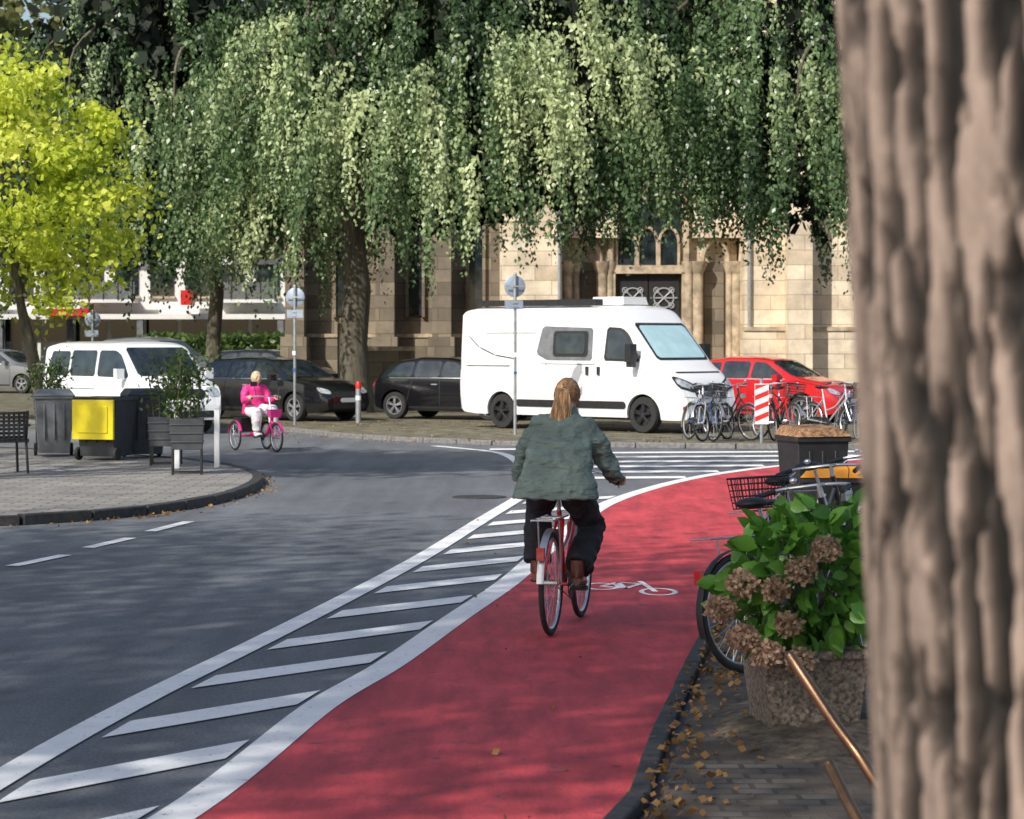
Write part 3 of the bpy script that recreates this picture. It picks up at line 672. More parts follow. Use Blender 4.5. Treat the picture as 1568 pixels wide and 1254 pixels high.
vehicle('camper_van',orig((2.62,47.6),vh,5.04,.92),vh,vk,[1.24,5.04],.36,m_whitep,
 [([(2.2,1.55),(2.5,1.42),(3.72,1.42),(3.72,2.08),(2.35,2.12)],m_gry,.004),
  ([(2.66,1.5),(3.6,1.5),(3.6,2.02),(2.66,2.02)],m_blk,.012),([(2.74,1.56),(3.52,1.56),(3.52,1.97),(2.74,1.97)],m_glass,.02),
  ([(4.02,1.42),(4.95,1.40),(4.62,1.95),(4.45,2.08),(4.08,2.10)],m_blk,.004),([(4.08,1.47),(4.84,1.45),(4.55,1.92),(4.42,2.03),(4.12,2.05)],m_glass,.010),
  ([(1.66,.47),(4.62,.47),(4.62,.62),(1.66,.62)],m_blk,.015),
  (line(3.78,.35,3.78,2.3),m_gry,.003),(line(2.48,.35,2.48,2.3),m_gry,.003),(line(4.98,.75,4.98,1.4),m_gry,.003),(line(.75,1.98,2.2,1.98,.02),m_gry,.004),(line(.2,1.3,1.5,1.3,.035),m_gry,.004),
  (line(.25,1.92,.6,1.68,.03),m_dgry,.004),(line(.6,1.68,1.05,1.52,.03),m_dgry,.005),(line(1.05,1.52,1.6,1.45,.03),m_dgry,.004),(line(2.3,1.35,3.78,1.35,.02),m_gry,.004)],
 [([(-.80,1.44),(.80,1.44),(.78,2.18),(-.78,2.18)],m_blk,.006),([(-.75,1.49),(.75,1.49),(.72,2.13),(-.72,2.13)],m_screen,.014),
  ([(-.87,.90),(-.46,.80),(-.42,.97),(-.86,1.15)],m_blk,.010),([(.87,.90),(.46,.80),(.42,.97),(.86,1.15)],m_blk,.010),
  ([(-.84,.94),(-.50,.86),(-.47,.95),(-.83,1.11)],m_lamp,.016),([(.84,.94),(.50,.86),(.47,.95),(.83,1.11)],m_lamp,.016),
  ([(-.46,.68),(.46,.68),(.5,.95),(-.5,.95)],m_blk,.01),(line(-.44,.82,.44,.82,.02),m_alu,.016),([(-.68,.34),(.68,.34),(.62,.50),(-.62,.50)],m_blk,.01),([(-.26,.53),(.26,.53),(.26,.64),(-.26,.64)],m_plate,.02),(line(-.7,1.2,.7,1.2,.03),m_blk,.006)],
 [([(-.7,1.5),(-.05,1.5),(-.05,2.1),(-.7,2.1)],m_glass),([(.7,1.5),(.05,1.5),(.05,2.1),(.7,2.1)],m_glass),([(-.92,.9),(-.82,.9),(-.82,1.3),(-.92,1.3)],m_tail),([(.92,.9),(.82,.9),(.82,1.3),(.92,1.3)],m_tail)],
 m_dkalloy,camper_extra,.22)
# transporter van, left
tk=[(0,.42,1.05,1.72,.86,.78),(.08,.32,1.08,1.82,.93,.80),(.5,.28,1.08,1.88,.95,.80),(2.9,.28,1.08,1.88,.95,.80),(3.2,.28,1.08,1.82,.95,.79),(3.95,.28,1.06,1.16,.94,.80),(4.3,.27,.96,1.06,.90,.74),(4.48,.27,.84,.92,.84,.68),(4.6,.28,.64,.70,.78,.62),(4.64,.3,.5,.55,.7,.6)]
def t5_extra(g):
    for s in (-1,1): g.box((3.62,s*1.05,1.22),(.12,.18,.22),m_whitep)
th=unit(.62,-.78)
vehicle('transporter_van',orig((-7.75,49.0),th,3.72,.86,.004),th,tk,[.95,3.72],.33,m_whitep,
 [([(.3,1.16),(1.2,1.16),(1.2,1.68),(.38,1.68)],m_glass),([(1.28,1.16),(2.35,1.16),(2.35,1.70),(1.28,1.70)],m_glass),([(2.45,1.16),(3.72,1.14),(3.3,1.62),(3.1,1.70),(2.45,1.70)],m_glass),
  (line(2.4,.4,2.4,1.8),m_gry,.003),(line(1.24,.4,1.24,1.8),m_gry,.003),(line(.2,.9,2.4,.9,.02),m_gry,.003)],
 [([(-.74,1.18),(.74,1.18),(.70,1.76),(-.70,1.76)],m_glass),([(-.8,.76),(-.5,.76),(-.46,.94),(-.8,.96)],m_lamp),([(.8,.76),(.5,.76),(.46,.94),(.8,.96)],m_lamp),([(-.44,.74),(.44,.74),(.44,.92),(-.44,.92)],m_blk),([(-.6,.34),(.6,.34),(.6,.48),(-.6,.48)],m_blk),([(-.26,.52),(.26,.52),(.26,.63),(-.26,.63)],m_plate,.02)],
 (),m_alloy,t5_extra)
# cars
def car(name,P,h,L,H,W,body,rim=None,z=.08,est=False,glassm=None):
    k=H/1.45; a=L/3.95
    roofr=.35 if est else .6
    kk=[(0,.42,.78,.86,.68,.60),(.06,.30,.86,1.02,.76,.64),(.28,.22,.93,1.26 if est else 1.22,.83,.62),(roofr,.20,.95,1.41 if est else 1.38,.85,.60),(1.2,.20,.95,1.46,.86,.60),(1.9,.20,.94,1.455,.86,.60),(2.3,.20,.93,1.40,.86,.60),(2.98,.20,.92,1.01,.86,.70),(3.45,.20,.84,.93,.84,.68),(3.72,.20,.74,.82,.79,.62),(3.88,.24,.60,.68,.72,.56),(3.95,.3,.48,.54,.62,.5)]
    kk=[(x*a,zb,bl*k,zr*k,wb*W,wr*W) for x,zb,bl,zr,wb,wr in kk]
    X=lambda x:x*a
    def pp(l): return [(x*a,z_*k) for x,z_ in l]
    def fp(l): return [(y*W,z_*k) for y,z_ in l]
    def ex(g):
        for s in (-1,1): g.box((2.62*a,s*(.86*W+.08),1.0*k),(.13,.17,.13),body)
        for s in (-1,1):
            g.box((1.75*a,s*(.86*W+.0),.82*k),(.16,.03,.025),m_alu)
    return vehicle(name,orig(P,h,3.16*a,.76*W,z),h,kk,[.66*a,3.16*a],.315,body,
     [(pp([(.42,1.0),(1.12,.99),(1.12,1.34),(.72,1.31)]),m_glass),(pp([(1.18,.99),(1.85,.98),(1.85,1.35),(1.18,1.36)]),m_glass),(pp([(1.91,.98),(2.72,.99),(2.2,1.33),(1.91,1.35)]),m_glass),
      (line(X(.5),.965*k,X(2.75),.965*k,.015),m_alu,.006),
      (line(X(1.88),.3,X(1.88),.94*k),m_dgry,.003),(line(X(1.0),.4,X(1.15),.94*k),m_dgry,.003),(line(X(2.75),.3,X(2.75),.9*k),m_dgry,.003),(line(X(1.05),.28,X(2.75),.28,.05),m_blk,.004)],
     [(fp([(-.66,1.02),(.66,1.02),(.56,1.37),(-.56,1.37)]),m_glass),(fp([(-.74,.66),(-.46,.62),(-.44,.72),(-.70,.80)]),m_lamp,.012),(fp([(.74,.66),(.46,.62),(.44,.72),(.70,.80)]),m_lamp,.012),
      (fp([(-.40,.56),(.40,.56),(.40,.68),(-.40,.68)]),m_blk),(fp([(-.5,.3),(.5,.3),(.5,.42),(-.5,.42)]),m_blk),(fp([(-.26,.44),(.26,.44),(.26,.54),(-.26,.54)]),m_plate,.015)],
     [(fp([(-.6,.98),(.6,.98),(.5,1.3),(-.5,1.3)]),m_glass),(fp([(-.76,.75),(-.6,.75),(-.6,.95),(-.72,.95)]),m_tail),(fp([(.76,.75),(.6,.75),(.6,.95),(.72,.95)]),m_tail)],
     rim or m_alloy,ex)
car('parked_car',(-.50,54.9),unit(2.31,-1.25),3.95,1.44,1.0,m_blackp)
car('parked_car.001',(-4.86,54.4),unit(2.0,-1.75),4.4,1.43,1.04,m_blackp,est=True)
car('parked_car.002',(6.35,52.8),unit(2.2,-1.6),4.1,1.46,1.0,m_redp)
car('parked_car.003',(-6.9,78),unit(2.2,-.9),4.4,1.5,1.04,m_blackp,est=True)
car('parked_car.004',(-10.2,74),unit(2.0,-1.2),4.5,1.9,1.06,m_greyp,est=True)
car('parked_car.005',(-16.6,82),unit(2.0,-.8),4.4,1.5,1.04,m_greyp,est=True)
car('parked_car.006',(-11.9,90),unit(2.2,-.5),4.2,1.5,1.04,m_blackp)

# ------------------------------------------------------------------ bicycles
def bwheel(b,c,r,ns=26,tire=.019,steer=None):
    ax=(1,0,0)
    b.torus(c,ax,r-tire,tire,m_rub,36,7); b.torus(c,ax,r-.045,.011,m_alu,36,5)
    b.cyl((c[0]-.045,c[1],c[2]),(c[0]+.045,c[1],c[2]),.02,m_alu,8)
    for i in range(ns):
        a=2*math.pi*i/ns; s=.03 if i%2 else -.03
        b.cyl((c[0]+s,c[1],c[2]),(c[0],c[1]+(r-.045)*math.cos(a),c[2]+(r-.045)*math.sin(a)),.0018,m_alu,3)
def fender(b,c,r,a0,a1,mat):
    pts=[]
    for i in range(15):
        a=a0+(a1-a0)*i/14; pts.append((c[0],c[1]+(r+.018)*math.cos(a),c[2]+(r+.018)*math.sin(a)))
    b.tube(pts,[(.024,.004)]*15,mat,6,ref=(1,0,0))
def bicycle(name,loc,rz,fr,lean=0,basket=False,stepthru=True,fend=None,ends=((.32,.62,.99)),stand=True,rear_basket=False,ns=26,rf=200):
    e=empty(name,loc,rz,lean); b=B(); r=.34; wb=1.05; Rr=(0,0,r); F=(0,wb,r)
    bwheel(b,Rr,r,ns); bwheel(b,F,r,ns)
    BB=(0,.44,.29)
    b.cyl((0,.80,.96),(0,.86,.74),.02,fr); b.cyl((0,.86,.76),BB,.018,fr)
    if stepthru: b.tube(catmull([(0,.82,.88),(0,.62,.62),(0,.37,.52)],5),.016,fr,8)
    else: b.cyl((0,.81,.90),(0,.27,.76),.016,fr)
    b.cyl(BB,(0,.27,.80),.017,fr); b.cyl((0,.27,.80),(0,.235,.92),.013,m_alu)
    for s in (-1,1):
        b.cyl((s*.03,.44,.29),(s*.062,0,r),.011,fr); b.cyl((s*.02,.30,.74),(s*.062,0,r),.011,fr)
        b.tube(catmull([(s*.012,.86,.74),(s*.055,.885,.66),(s*.055,.96,.5),(s*.055,wb,r)],4),.012,fr,7)
        b.cyl((s*.07,0,r),(s*.07,-.08,.76),.006,m_alu,6); b.cyl((s*.07,-.30,.77),(s*.07,.22,.77),.006,m_alu,6)
    for y in (-.3,-.15,0,.12): b.cyl((-.07,y,.77),(.07,y,.77),.005,m_alu,6)
    fm=fend or m_alu
    fender(b,Rr,r,R(45),R(rf),fm); fender(b,F,r,R(20),R(170),fm)
    b.box((0,-.335,.56),(.05,.03,.08),m_tail); b.box((0,.93,.82),(.07,.08,.07),m_alu)
    # saddle
    b.sphere((0,.17,.955),(.095,.10,.035),m_blk); b.tube([(0,.17,.955),(0,.28,.955),(0,.37,.95)],[(.075,.03),(.04,.022),(.022,.018)],m_blk,10)
    # bars
    ex,ey,ez=ends
    b.cyl((0,.80,.96),(0,.79,1.03),.014,m_alu); b.cyl((0,.79,1.03),(0,.84,1.035),.013,m_alu)
    b.tube(catmull([(-ex,ey,ez),(-ex+.05,ey+.12,ez+.03),(-.15,.83,1.03),(0,.85,1.035),(.15,.83,1.03),(ex-.05,ey+.12,ez+.03),(ex,ey,ez)],5),.011,m_alu,8)
    for s in (-1,1):
        b.cyl((s*ex,ey-.02,ez-.003),(s*(ex-.035),ey+.10,ez+.025),.016,m_blk,10)
        b.tube([(s*(ex-.05),ey+.13,ez+.01),(s*(ex-.02),ey+.10,ez-.02),(s*(ex+.005),ey+.01,ez-.035)],.005,m_alu,5)
    b.sphere((-.2,.80,1.07),(.025,.025,.018),m_alu,8,6)
    b.tube(catmull([(.1,.84,1.02),(.05,.93,.98),(.02,.90,.8)],4),.003,m_blk,4)
    # drivetrain
    b.lathe((.045,.44,.29),(1,0,0),[(.02,0),(.095,0),(.095,.005),(.02,.005)],m_blk,24)
    b.tube([(.05,.44,.385),(.05,0,.365)],.004,m_blk,4); b.tube([(.05,.44,.195),(.05,0,.315)],.004,m_blk,4)
    b.box((.058,.25,.375),(.01,.42,.04),m_blk)
    for s,yy in ((1,-.17),(-1,.17)):
        b.cyl((s*.06,.44,.29),(s*.075,.44+yy,.285),.011,m_alu,7); b.box((s*.135,.44+yy,.285),(.11,.08,.022),m_blk)
    if stand: b.cyl((-.06,.12,.3),(-.16,.06,.01),.008,m_alu,6)
    def bask(cx,cy,cz,w,l,h_):
        for i in range(9):
            t=i/8
            for s in (-1,1):
                b.cyl((cx+s*w/2*.85,cy-l/2*.85+l*.85*t,cz),(cx+s*w/2,cy-l/2+l*t,cz+h_),.004,m_blk,4)
                b.cyl((cx-w/2*.85+w*.85*t,cy+s*l/2*.85,cz),(cx-w/2+w*t,cy+s*l/2,cz+h_),.004,m_blk,4)
        for q in (0,.2,.4,.6,.8,1):
            f=.85+.15*q; P=[(cx-w/2*f,cy-l/2*f,cz+h_*q),(cx+w/2*f,cy-l/2*f,cz+h_*q),(cx+w/2*f,cy+l/2*f,cz+h_*q),(cx-w/2*f,cy+l/2*f,cz+h_*q)]
            for i in range(4): b.cyl(P[i],P[(i+1)%4],.007 if q==1 else .004,m_blk,4)
        b.box((cx,cy,cz),(w*.84,l*.84,.008),m_blk)
    if basket: bask(0,1.03,.80,.32,.26,.24)
    if rear_basket: bask(0,-.06,.79,.28,.30,.20)
    b.build('frame_and_wheels',parent=e,sharp=40); return e
byaw=-math.atan2(.217,.99)
bicycle('bicycle',(.255,15.8,.008),byaw,m_redbike,stand=False,ends=(.34,.60,.97),rf=175)
bicycle('bicycle.001',(1.33,13.75,.05),-R(46),m_bfr,R(-6),fend=m_blk)
bicycle('bicycle.002',(1.72,15.9,.05),-R(42),m_bfr,R(-5),rear_basket=True)
bicycle('bicycle.003',(2.1,17.8,.05),-R(60),m_wfr,R(-6),basket=True)
for i,(x,y,a,f) in enumerate([(3.25,43.6,200,m_blfr),(3.75,43.9,215,m_bfr),(3.95,43.4,150,m_wfr),(4.6,44.0,205,m_redbike),(5.1,43.8,160,m_bfr),(5.55,44.3,220,m_wfr),(6.1,44.1,190,m_blfr)]):
    bicycle('bicycle.%03d'%(i+4),(x,y+.9,.09),R(a),f,R(random.choice([-7,7])),basket=(i%3==0),stepthru=bool(i%2),ns=14)

# ------------------------------------------------------------------ people
def cloth(o,vox,smooth=4,disp=0,dscale=.1):
    m=o.modifiers.new('remesh','REMESH'); m.mode='VOXEL'; m.voxel_size=vox; m.use_smooth_shade=True
    s=o.modifiers.new('smooth','SMOOTH'); s.iterations=smooth; s.factor=.5
    if disp:
        t=bpy.data.textures.new('folds','CLOUDS'); t.noise_scale=dscale; t.noise_depth=2
        d=o.modifiers.new('folds','DISPLACE'); d.texture=t; d.strength=disp; d.mid_level=.5; d.texture_coords='LOCAL'
        s=o.modifiers.new('smooth2','SMOOTH'); s.iterations=2; s.factor=.4
def hand(b,C,side):
    """hand closed around a grip whose centre is C; fingers run forward over the bar"""
    C=Vector(C); a=Vector((side*.96,-.28,0)).normalized(); u=Vector((0,0,1)); f=u.cross(a); f=f if f.y>0 else -f
    def p(ia,iff,iu): return C+a*ia+f*iff+u*iu
    b.tube([p(-.005,-.10,.028),p(0,-.06,.038),p(0,-.02,.036),p(0,.012,.030)],[(.026,.018),(.036,.017),(.041,.015),(.040,.012)],m_skin,12,ref=a)
    for i,(off,ln) in enumerate(((-.031,.93),(-.0105,1.0),(.0105,.96),(.031,.8))):
        q=[(0,.030),(.026,.022),(.034,-.002),(.020,-.026),(-.004,-.030)]
        P=[p(off,x*ln,z if z>0 else z*ln) for x,z in q]; b.tube(P,[.0105,.0105,.0095,.009,.007],m_skin,7,ref=a)
    b.tube([p(-.028,-.055,.025),p(-.046,-.03,.008),p(-.044,-.004,-.014),p(-.034,.018,-.022)],[.014,.012,.010,.008],m_skin,7)
def headfn(sx=.077,sy=.096,sz=.116):
    def fn(d):
        x,y,z=d.x,d.y,d.z; X=x*sx*(1-.25*max(0,-z)**1.5); Y=y*sy; Z=z*sz
        if z<0 and y<0: Y*=1-.35*(-z)
        if y>0:
            Y+=.020*math.exp(-(x/.13)**2-((z+.18)/.17)**2)+.006*math.exp(-(x/.3)**2-((z+.52)/.09)**2)+.008*math.exp(-(x/.35)**2-((z+.82)/.16)**2)
            Y-=.010*(math.exp(-((abs(x)-.36)/.16)**2-((z-.02)/.13)**2)); Y+=.004*math.exp(-((z-.2)/.08)**2)
        return Vector((X,Y,Z))
    return fn
def face(b,Mx):
    b.sphere((0,0,0),1,m_skin,36,28,Mx,headfn())
    for s in (-1,1):
        b.sphere((s*.028,.078,.002),(.0135,.011,.009),m_signw,10,8,Mx); b.sphere((s*.028,.0875,.002),(.006,.003,.006),m_eye,8,6,Mx)
        b.sphere((s*.029,.088,.021),(.017,.004,.003),m_hair,8,6,Mx); b.sphere((s*.077,-.006,-.01),(.009,.018,.030),m_skin,10,8,Mx)
        b.sphere((s*.079,-.004,-.01),(.008,.010,.018),m_lip,8,6,Mx)
    b.sphere((0,.094,-.058),(.022,.006,.007),m_lip,10,6,Mx)
def hair(b,Mx,mat,tie=None,length=.12,vol=1.0):
    """cap of strand curves running over the skull"""
    def sk(d,k=1.0): 
        v=headfn()(d); return Vector((v.x*1.07*k*vol,v.y*1.06*k*vol,v.z*1.05*k))
    vs=[];fs=[]; seg,rings=28,16; idx={}
    for i in range(rings+1):
        ph=math.pi*i/rings
        for k in range(seg):
            a=2*math.pi*k/seg; d=Vector((math.sin(ph)*math.cos(a),math.sin(ph)*math.sin(a),math.cos(ph))); vs.append(sk(d)); idx[i,k]=d
    for i in range(rings):
        for k in range(seg):
            d=(idx[i,k]+idx[i+1,(k+1)%seg])/2
            if d.z<-.45 or (d.y>.42 and d.z<.42) or (d.y>.12 and d.z<.05): continue
            a=i*seg+k;c=i*seg+(k+1)%seg; fs.append((a,a+seg,c+seg,c))
    b.add(vs,fs,mat,Mx)
    for i in range(260):
        a=random.uniform(-math.pi*.5,math.pi*1.5); zz=random.uniform(-.3,.95)
        rr=math.sqrt(max(0,1-zz*zz)); d0=Vector((rr*math.cos(a),rr*math.sin(a),zz))
        if d0.y>.45 and d0.z<.45: d0.z=.5; d0.normalize()
        if d0.y>.12 and d0.z<.05: continue
        t1=Vector((random.uniform(-.12,.12),-1,(tie if tie is not None else -.5)+random.uniform(-.1,.1))).normalized() if tie is not None else Vector((d0.x,min(d0.y,.1)-.2,-.5)).normalized()
        pts=[]
        k=random.uniform(1.0,1.06)
        for q in range(7):
            t=q/6; d=d0.lerp(t1,t)
            if d.length<.1: d=Vector((0,-1,.3))
            pts.append(sk(d.normalized(),k))
        b.tube(pts,[.0035]*6+[.002],mat if (i%3 or tie is None) else m_hairp,4,Mx=Mx)
def shoe(b,ankle,toe,mat):
    A=Vector(ankle);T=Vector(toe); d=(T-A); fw=Vector((d.x,d.y,0)).normalized(); H=A-fw*.05+Vector((0,0,-.075)); 
    sd=(T-H).normalized()
    b.tube([A+Vector((0,0,.06)),A,A-Vector((0,0,.04))-fw*.005,H+sd*.06+Vector((0,0,.03))],[(.048,.048),(.046,.05),(.044,.055),(.038,.04)],mat,12)
    b.tube([H,H+sd*.05,H+sd*.12,H+sd*.19,H+sd*.245,H+sd*.265],[(.026,.03),(.036,.038),(.040,.034),(.045,.027),(.038,.02),(.015,.01)],mat,12)
    b.tube([H+Vector((0,0,-.03)),H+sd*.1+Vector((0,0,-.032)),H+sd*.2+Vector((0,0,-.03)),H+sd*.265+Vector((0,0,-.018))],[(.034,.012),(.036,.01),(.044,.01),(.02,.008)],m_sole,10)
def figure(name,loc,rz,torso,arm,leg,head,tilt,mats,vox,disp,hairtie,bottom=.09,pony=False,headroll=0):
    mj,mt,msh,mh=mats; e=empty(name,loc,rz)
    b=B(); b.tube([c for c,_,_ in torso],[(rx,ry) for _,rx,ry in torso],mj,24,fixed=((1,0,0),(0,1,0)))
    for s in (-1,1):
        sh,el,wr=[Vector((s*p[0],p[1],p[2])) for p in arm[:3]]
        cen=Vector((s*arm[0][0]*.35,arm[0][1],arm[0][2]+.02))
        pts=[cen,sh,sh.lerp(el,.5)+Vector((s*.01,-.008,0)),el,el.lerp(wr,.5),wr]
        b.tube(pts,[.078,.083,.073,.068,.060,.050],mj,14)
    if pony: b.torus((0,.485,1.455),(0,-.35,1),.066,.020,mj,20,8)
    o=b.build('jacket',parent=e); cloth(o,vox,4,disp,.07)
    b=B(); pc=leg['pelvis']; b.sphere(pc,(.165,.14,.13),mt,18,12)
    for s,k in ((1,'R'),(-1,'L')):
        hp,kn,an=[Vector(p) for p in leg[k][:3]]
        b.tube([hp+Vector((0,0,.02)),hp.lerp(kn,.35),hp.lerp(kn,.75),kn,kn.lerp(an,.35),kn.lerp(an,.75),kn.lerp(an,.96)],[.112,.108,.098,.094,.090,bottom*.98,bottom],mt,16)
    o=b.build('trousers',parent=e); cloth(o,vox,3,disp*.9,.07)
    b=B()
    for k in ('R','L'):
        kn,an,to=[Vector(p) for p in leg[k][1:4]]
        b.tube([kn.lerp(an,.8),an],[.045,.04],m_sock,10); shoe(b,an,to,msh)
    b.build('shoes',parent=e,sharp=60)
    b=B()
    for s in (-1,1):
        wr=arm[2]; hc=arm[3]; hand(b,(s*hc[0],hc[1],hc[2]),s)
        b.tube([Vector((s*wr[0],wr[1],wr[2])),Vector((s*hc[0],hc[1]-.085,hc[2]+.03))],[.030,.026],m_skin,10)
    o=b.build('hands',parent=e); cloth(o,.0045,2)
    Mx=Matrix.Translation(Vector(head))@Matrix.Rotation(headroll,4,'Z')@Matrix.Rotation(tilt,4,'X')
    b=B(); nk=torso[-1][0]
    b.tube([Vector(nk)-Vector((0,.02,.05)),Vector(nk)+Vector((0,0,.02)),Vector(head)+Vector((0,-.02,-.05))],[.062,.054,.055],m_skin,14)
    face(b,Mx); b.build('head',parent=e,sharp=70)
    b=B(); hair(b,Mx,mh,hairtie,vol=1.04 if pony else 1.0); 
    if pony:
        t0=Mx@Vector((0,-.105,.012))
        b.torus(t0,(0,1,.2),.020,.008,m_blk,12,5)
        for i in range(200):
            a=random.random()*6.28; q=math.sqrt(random.random()); w=.062*q; l=random.uniform(.27,.41); cx,cz=math.cos(a),math.sin(a)
            ph=random.random()*6.28
            pts=[t0+Vector((cx*.014*q,0,cz*.014)),
                 t0+Vector((cx*w*.6,-.040+cz*.02,.010)),
                 t0+Vector((cx*w*.95+.006*math.sin(ph)-.004,-.072+cz*.03*q,-l*.26)),
                 t0+Vector((cx*w*1.0+.012*math.sin(ph+1)-.010,-.090+cz*.03*q,-l*.52)),
                 t0+Vector((cx*w*.65+.014*math.sin(ph+2)-.024,-.120+cz*.02*q,-l*.80)),
                 t0+Vector((cx*w*.2-.036+.008*math.sin(ph),-.140+cz*.01,-l))]
            b.tube(catmull(pts,3),[.0042]*12+[.0035,.003,.002,.0012],m_hairp if i%5 else mh,4)
    b.build('hair',parent=e,sharp=80)
    return e
# cyclist riding away
tors=[((0,.15,.885),.295,.185),((0,.16,.93),.28,.185),((0,.19,1.03),.25,.175),((0,.25,1.14),.225,.16),((0,.33,1.26),.215,.145),((0,.40,1.36),.19,.12),((0,.44,1.405),.135,.095),((0,.475,1.44),.080,.075),((0,.49,1.465),.060,.058)]
figure('cyclist',(.255,15.8,.008),byaw,tors,[(.155,.40,1.345),(.275,.45,1.14),(.335,.56,.99),(.34,.64,.978)],
 {'pelvis':(0,.2,1.0),'R':[(.09,.22,.97),(.18,.52,.68),(.145,.17,.42),(.14,.33,.325)],'L':[(-.09,.22,.97),(-.20,.58,.79),(-.19,.46,.42),(-.17,.64,.325)]},
 (0,.555,1.55),R(-14),(m_jack,m_trou,m_boot,m_hair),.010,.048,.16,.096,True)
# tricycle
def tricycle(loc,rz):
    e=empty('tricycle',loc,rz); b=B(); r=.25
    for s in (-1,1): bwheel(b,(s*.30,0,r),r,16); fender(b,(s*.30,0,r),r,R(20),R(170),m_pink)
    bwheel(b,(0,1.08,r),r,16); fender(b,(0,1.08,r),r,R(20),R(170),m_pink)
    b.cyl((-.3,0,r),(.3,0,r),.018,m_pink); b.tube(catmull([(0,0,.28),(0,.3,.30),(0,.6,.26),(0,.85,.5),(0,.9,.62)],5),.028,m_pink,10)
    b.cyl((0,.86,.60),(0,.92,.46),.026,m_pink); b.cyl((0,.88,.6),(0,.76,.93),.014,m_alu)
    for s in (-1,1): b.cyl((s*.05,.91,.5),(s*.055,1.08,r),.013,m_pink,7); b.cyl((s*.0,.9,.5),(s*.05,.91,.5),.012,m_pink,7)
    b.tube(catmull([(-.27,.55,.90),(-.22,.66,.95),(0,.76,.94),(.22,.66,.95),(.27,.55,.90)],5),.012,m_alu,8)
    for s in (-1,1): b.cyl((s*.27,.53,.895),(s*.245,.61,.925),.017,m_blk,8); b.cyl((s*.2,.68,.95),(s*.24,.68,1.12),.006,m_blk,5); b.box((s*.25,.68,1.16),(.12,.02,.08),m_blk)
    b.cyl((0,.22,.3),(0,.16,.58),.02,m_pink); b.sphere((0,.15,.60),(.16,.14,.05),m_blk); b.box((0,-.02,.78),(.30,.05,.26),m_blk)
    b.box((0,-.12,.44),(.42,.34,.24),m_blk,taper=.85); b.sphere((-.2,-.02,.60),(.10,.14,.10),m_green)
    b.lathe((.05,.62,.26),(1,0,0),[(.02,0),(.08,0),(.08,.005)],m_blk,18)
    for s,yy in ((1,-.13),(-1,.13)): b.cyl((s*.06,.62,.26),(s*.075,.62+yy,.26),.011,m_alu,6); b.box((s*.12,.62+yy,.26),(.09,.08,.02),m_blk)
    b.box((0,.98,.66),(.22,.16,.14),m_pink,taper=.8)
    b.build('frame_and_wheels',parent=e)
tloc=(-4.55,42.15,.006); trz=math.atan2(-.87,.5)-math.pi/2
tricycle(tloc,trz)
tors2=[((0,.12,.62),.22,.17),((0,.13,.72),.215,.165),((0,.14,.86),.195,.14),((0,.16,1.0),.20,.13),((0,.17,1.08),.185,.115),((0,.18,1.125),.12,.085),((0,.19,1.155),.062,.06)]
figure('tricycle_rider',tloc,trz,tors2,[(.165,.17,1.06),(.235,.26,.86),(.262,.47,.915),(.262,.555,.91)],
 {'pelvis':(0,.14,.68),'R':[(.09,.17,.68),(.14,.56,.66),(.12,.50,.34),(.12,.64,.29)],'L':[(-.09,.17,.68),(-.14,.60,.72),(-.12,.72,.36),(-.12,.88,.30)]},
 (0,.22,1.255),R(-4),(m_pjack,m_wtrou,m_wtrou,m_hairb),.016,.03,None,.075,False)

# ------------------------------------------------------------------ near tree trunk at right
def near_trunk():
    e=empty('oak_tree',(0,0,0)); nz,na=520,440; vs=[];fs=[];rg=[]
    for i in range(nz+1):
        z=-.05+5.2*i/nz
        cx=.742-.062*(z-1.45)/.85*.75; r0=.335*(1+.35*math.exp(-z/.35))
        for k in range(na):
            a=2*math.pi*k/na; ca,sa=math.cos(a),math.sin(a); q=Vector((ca*2.6+5,sa*2.6,z*.55))
            w=noise.noise(Vector((ca*4,sa*4,z*4.5)))*1.4
            n1=noise.noise(Vector((ca*17+w,sa*17+w,z*4.6)))
            n2=noise.noise(Vector((ca*28-w,sa*28+w,z*11+7)))
            r2=noise.noise(Vector((ca*48,sa*48,z*40)))
            rd=.55+1.7*n1+1.0*n2+.45*r2
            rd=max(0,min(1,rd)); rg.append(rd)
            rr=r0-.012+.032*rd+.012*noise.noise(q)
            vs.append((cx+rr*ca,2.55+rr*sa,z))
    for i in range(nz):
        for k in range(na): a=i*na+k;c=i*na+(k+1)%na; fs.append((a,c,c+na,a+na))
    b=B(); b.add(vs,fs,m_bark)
    for i in range(7):
        a=i*.9; p=[(.50,2.55,4.6),(.45+1.2*math.cos(a),2.55+1.2*math.sin(a),6.2),(.45+3.4*math.cos(a),2.55+3.4*math.sin(a),8.2)]
        b.tube(catmull(p,5),[.17*(1-.09*k) for k in range(11)],m_bark,8)
    o=b.build('trunk',parent=e,sharp=180)
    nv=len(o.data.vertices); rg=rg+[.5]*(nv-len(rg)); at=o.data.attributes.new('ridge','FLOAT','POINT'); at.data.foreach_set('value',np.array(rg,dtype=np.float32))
    P,t,C=clump_leaves((.9,2.6,9.0),(3.6,4.0,1.6),30,80,1.3,.2)
    leaf_mesh('foliage',P,rng.uniform(.15,.28,len(P)),rng.normal(size=(len(P),3)),t,m_lg,.6,e)
near_trunk()

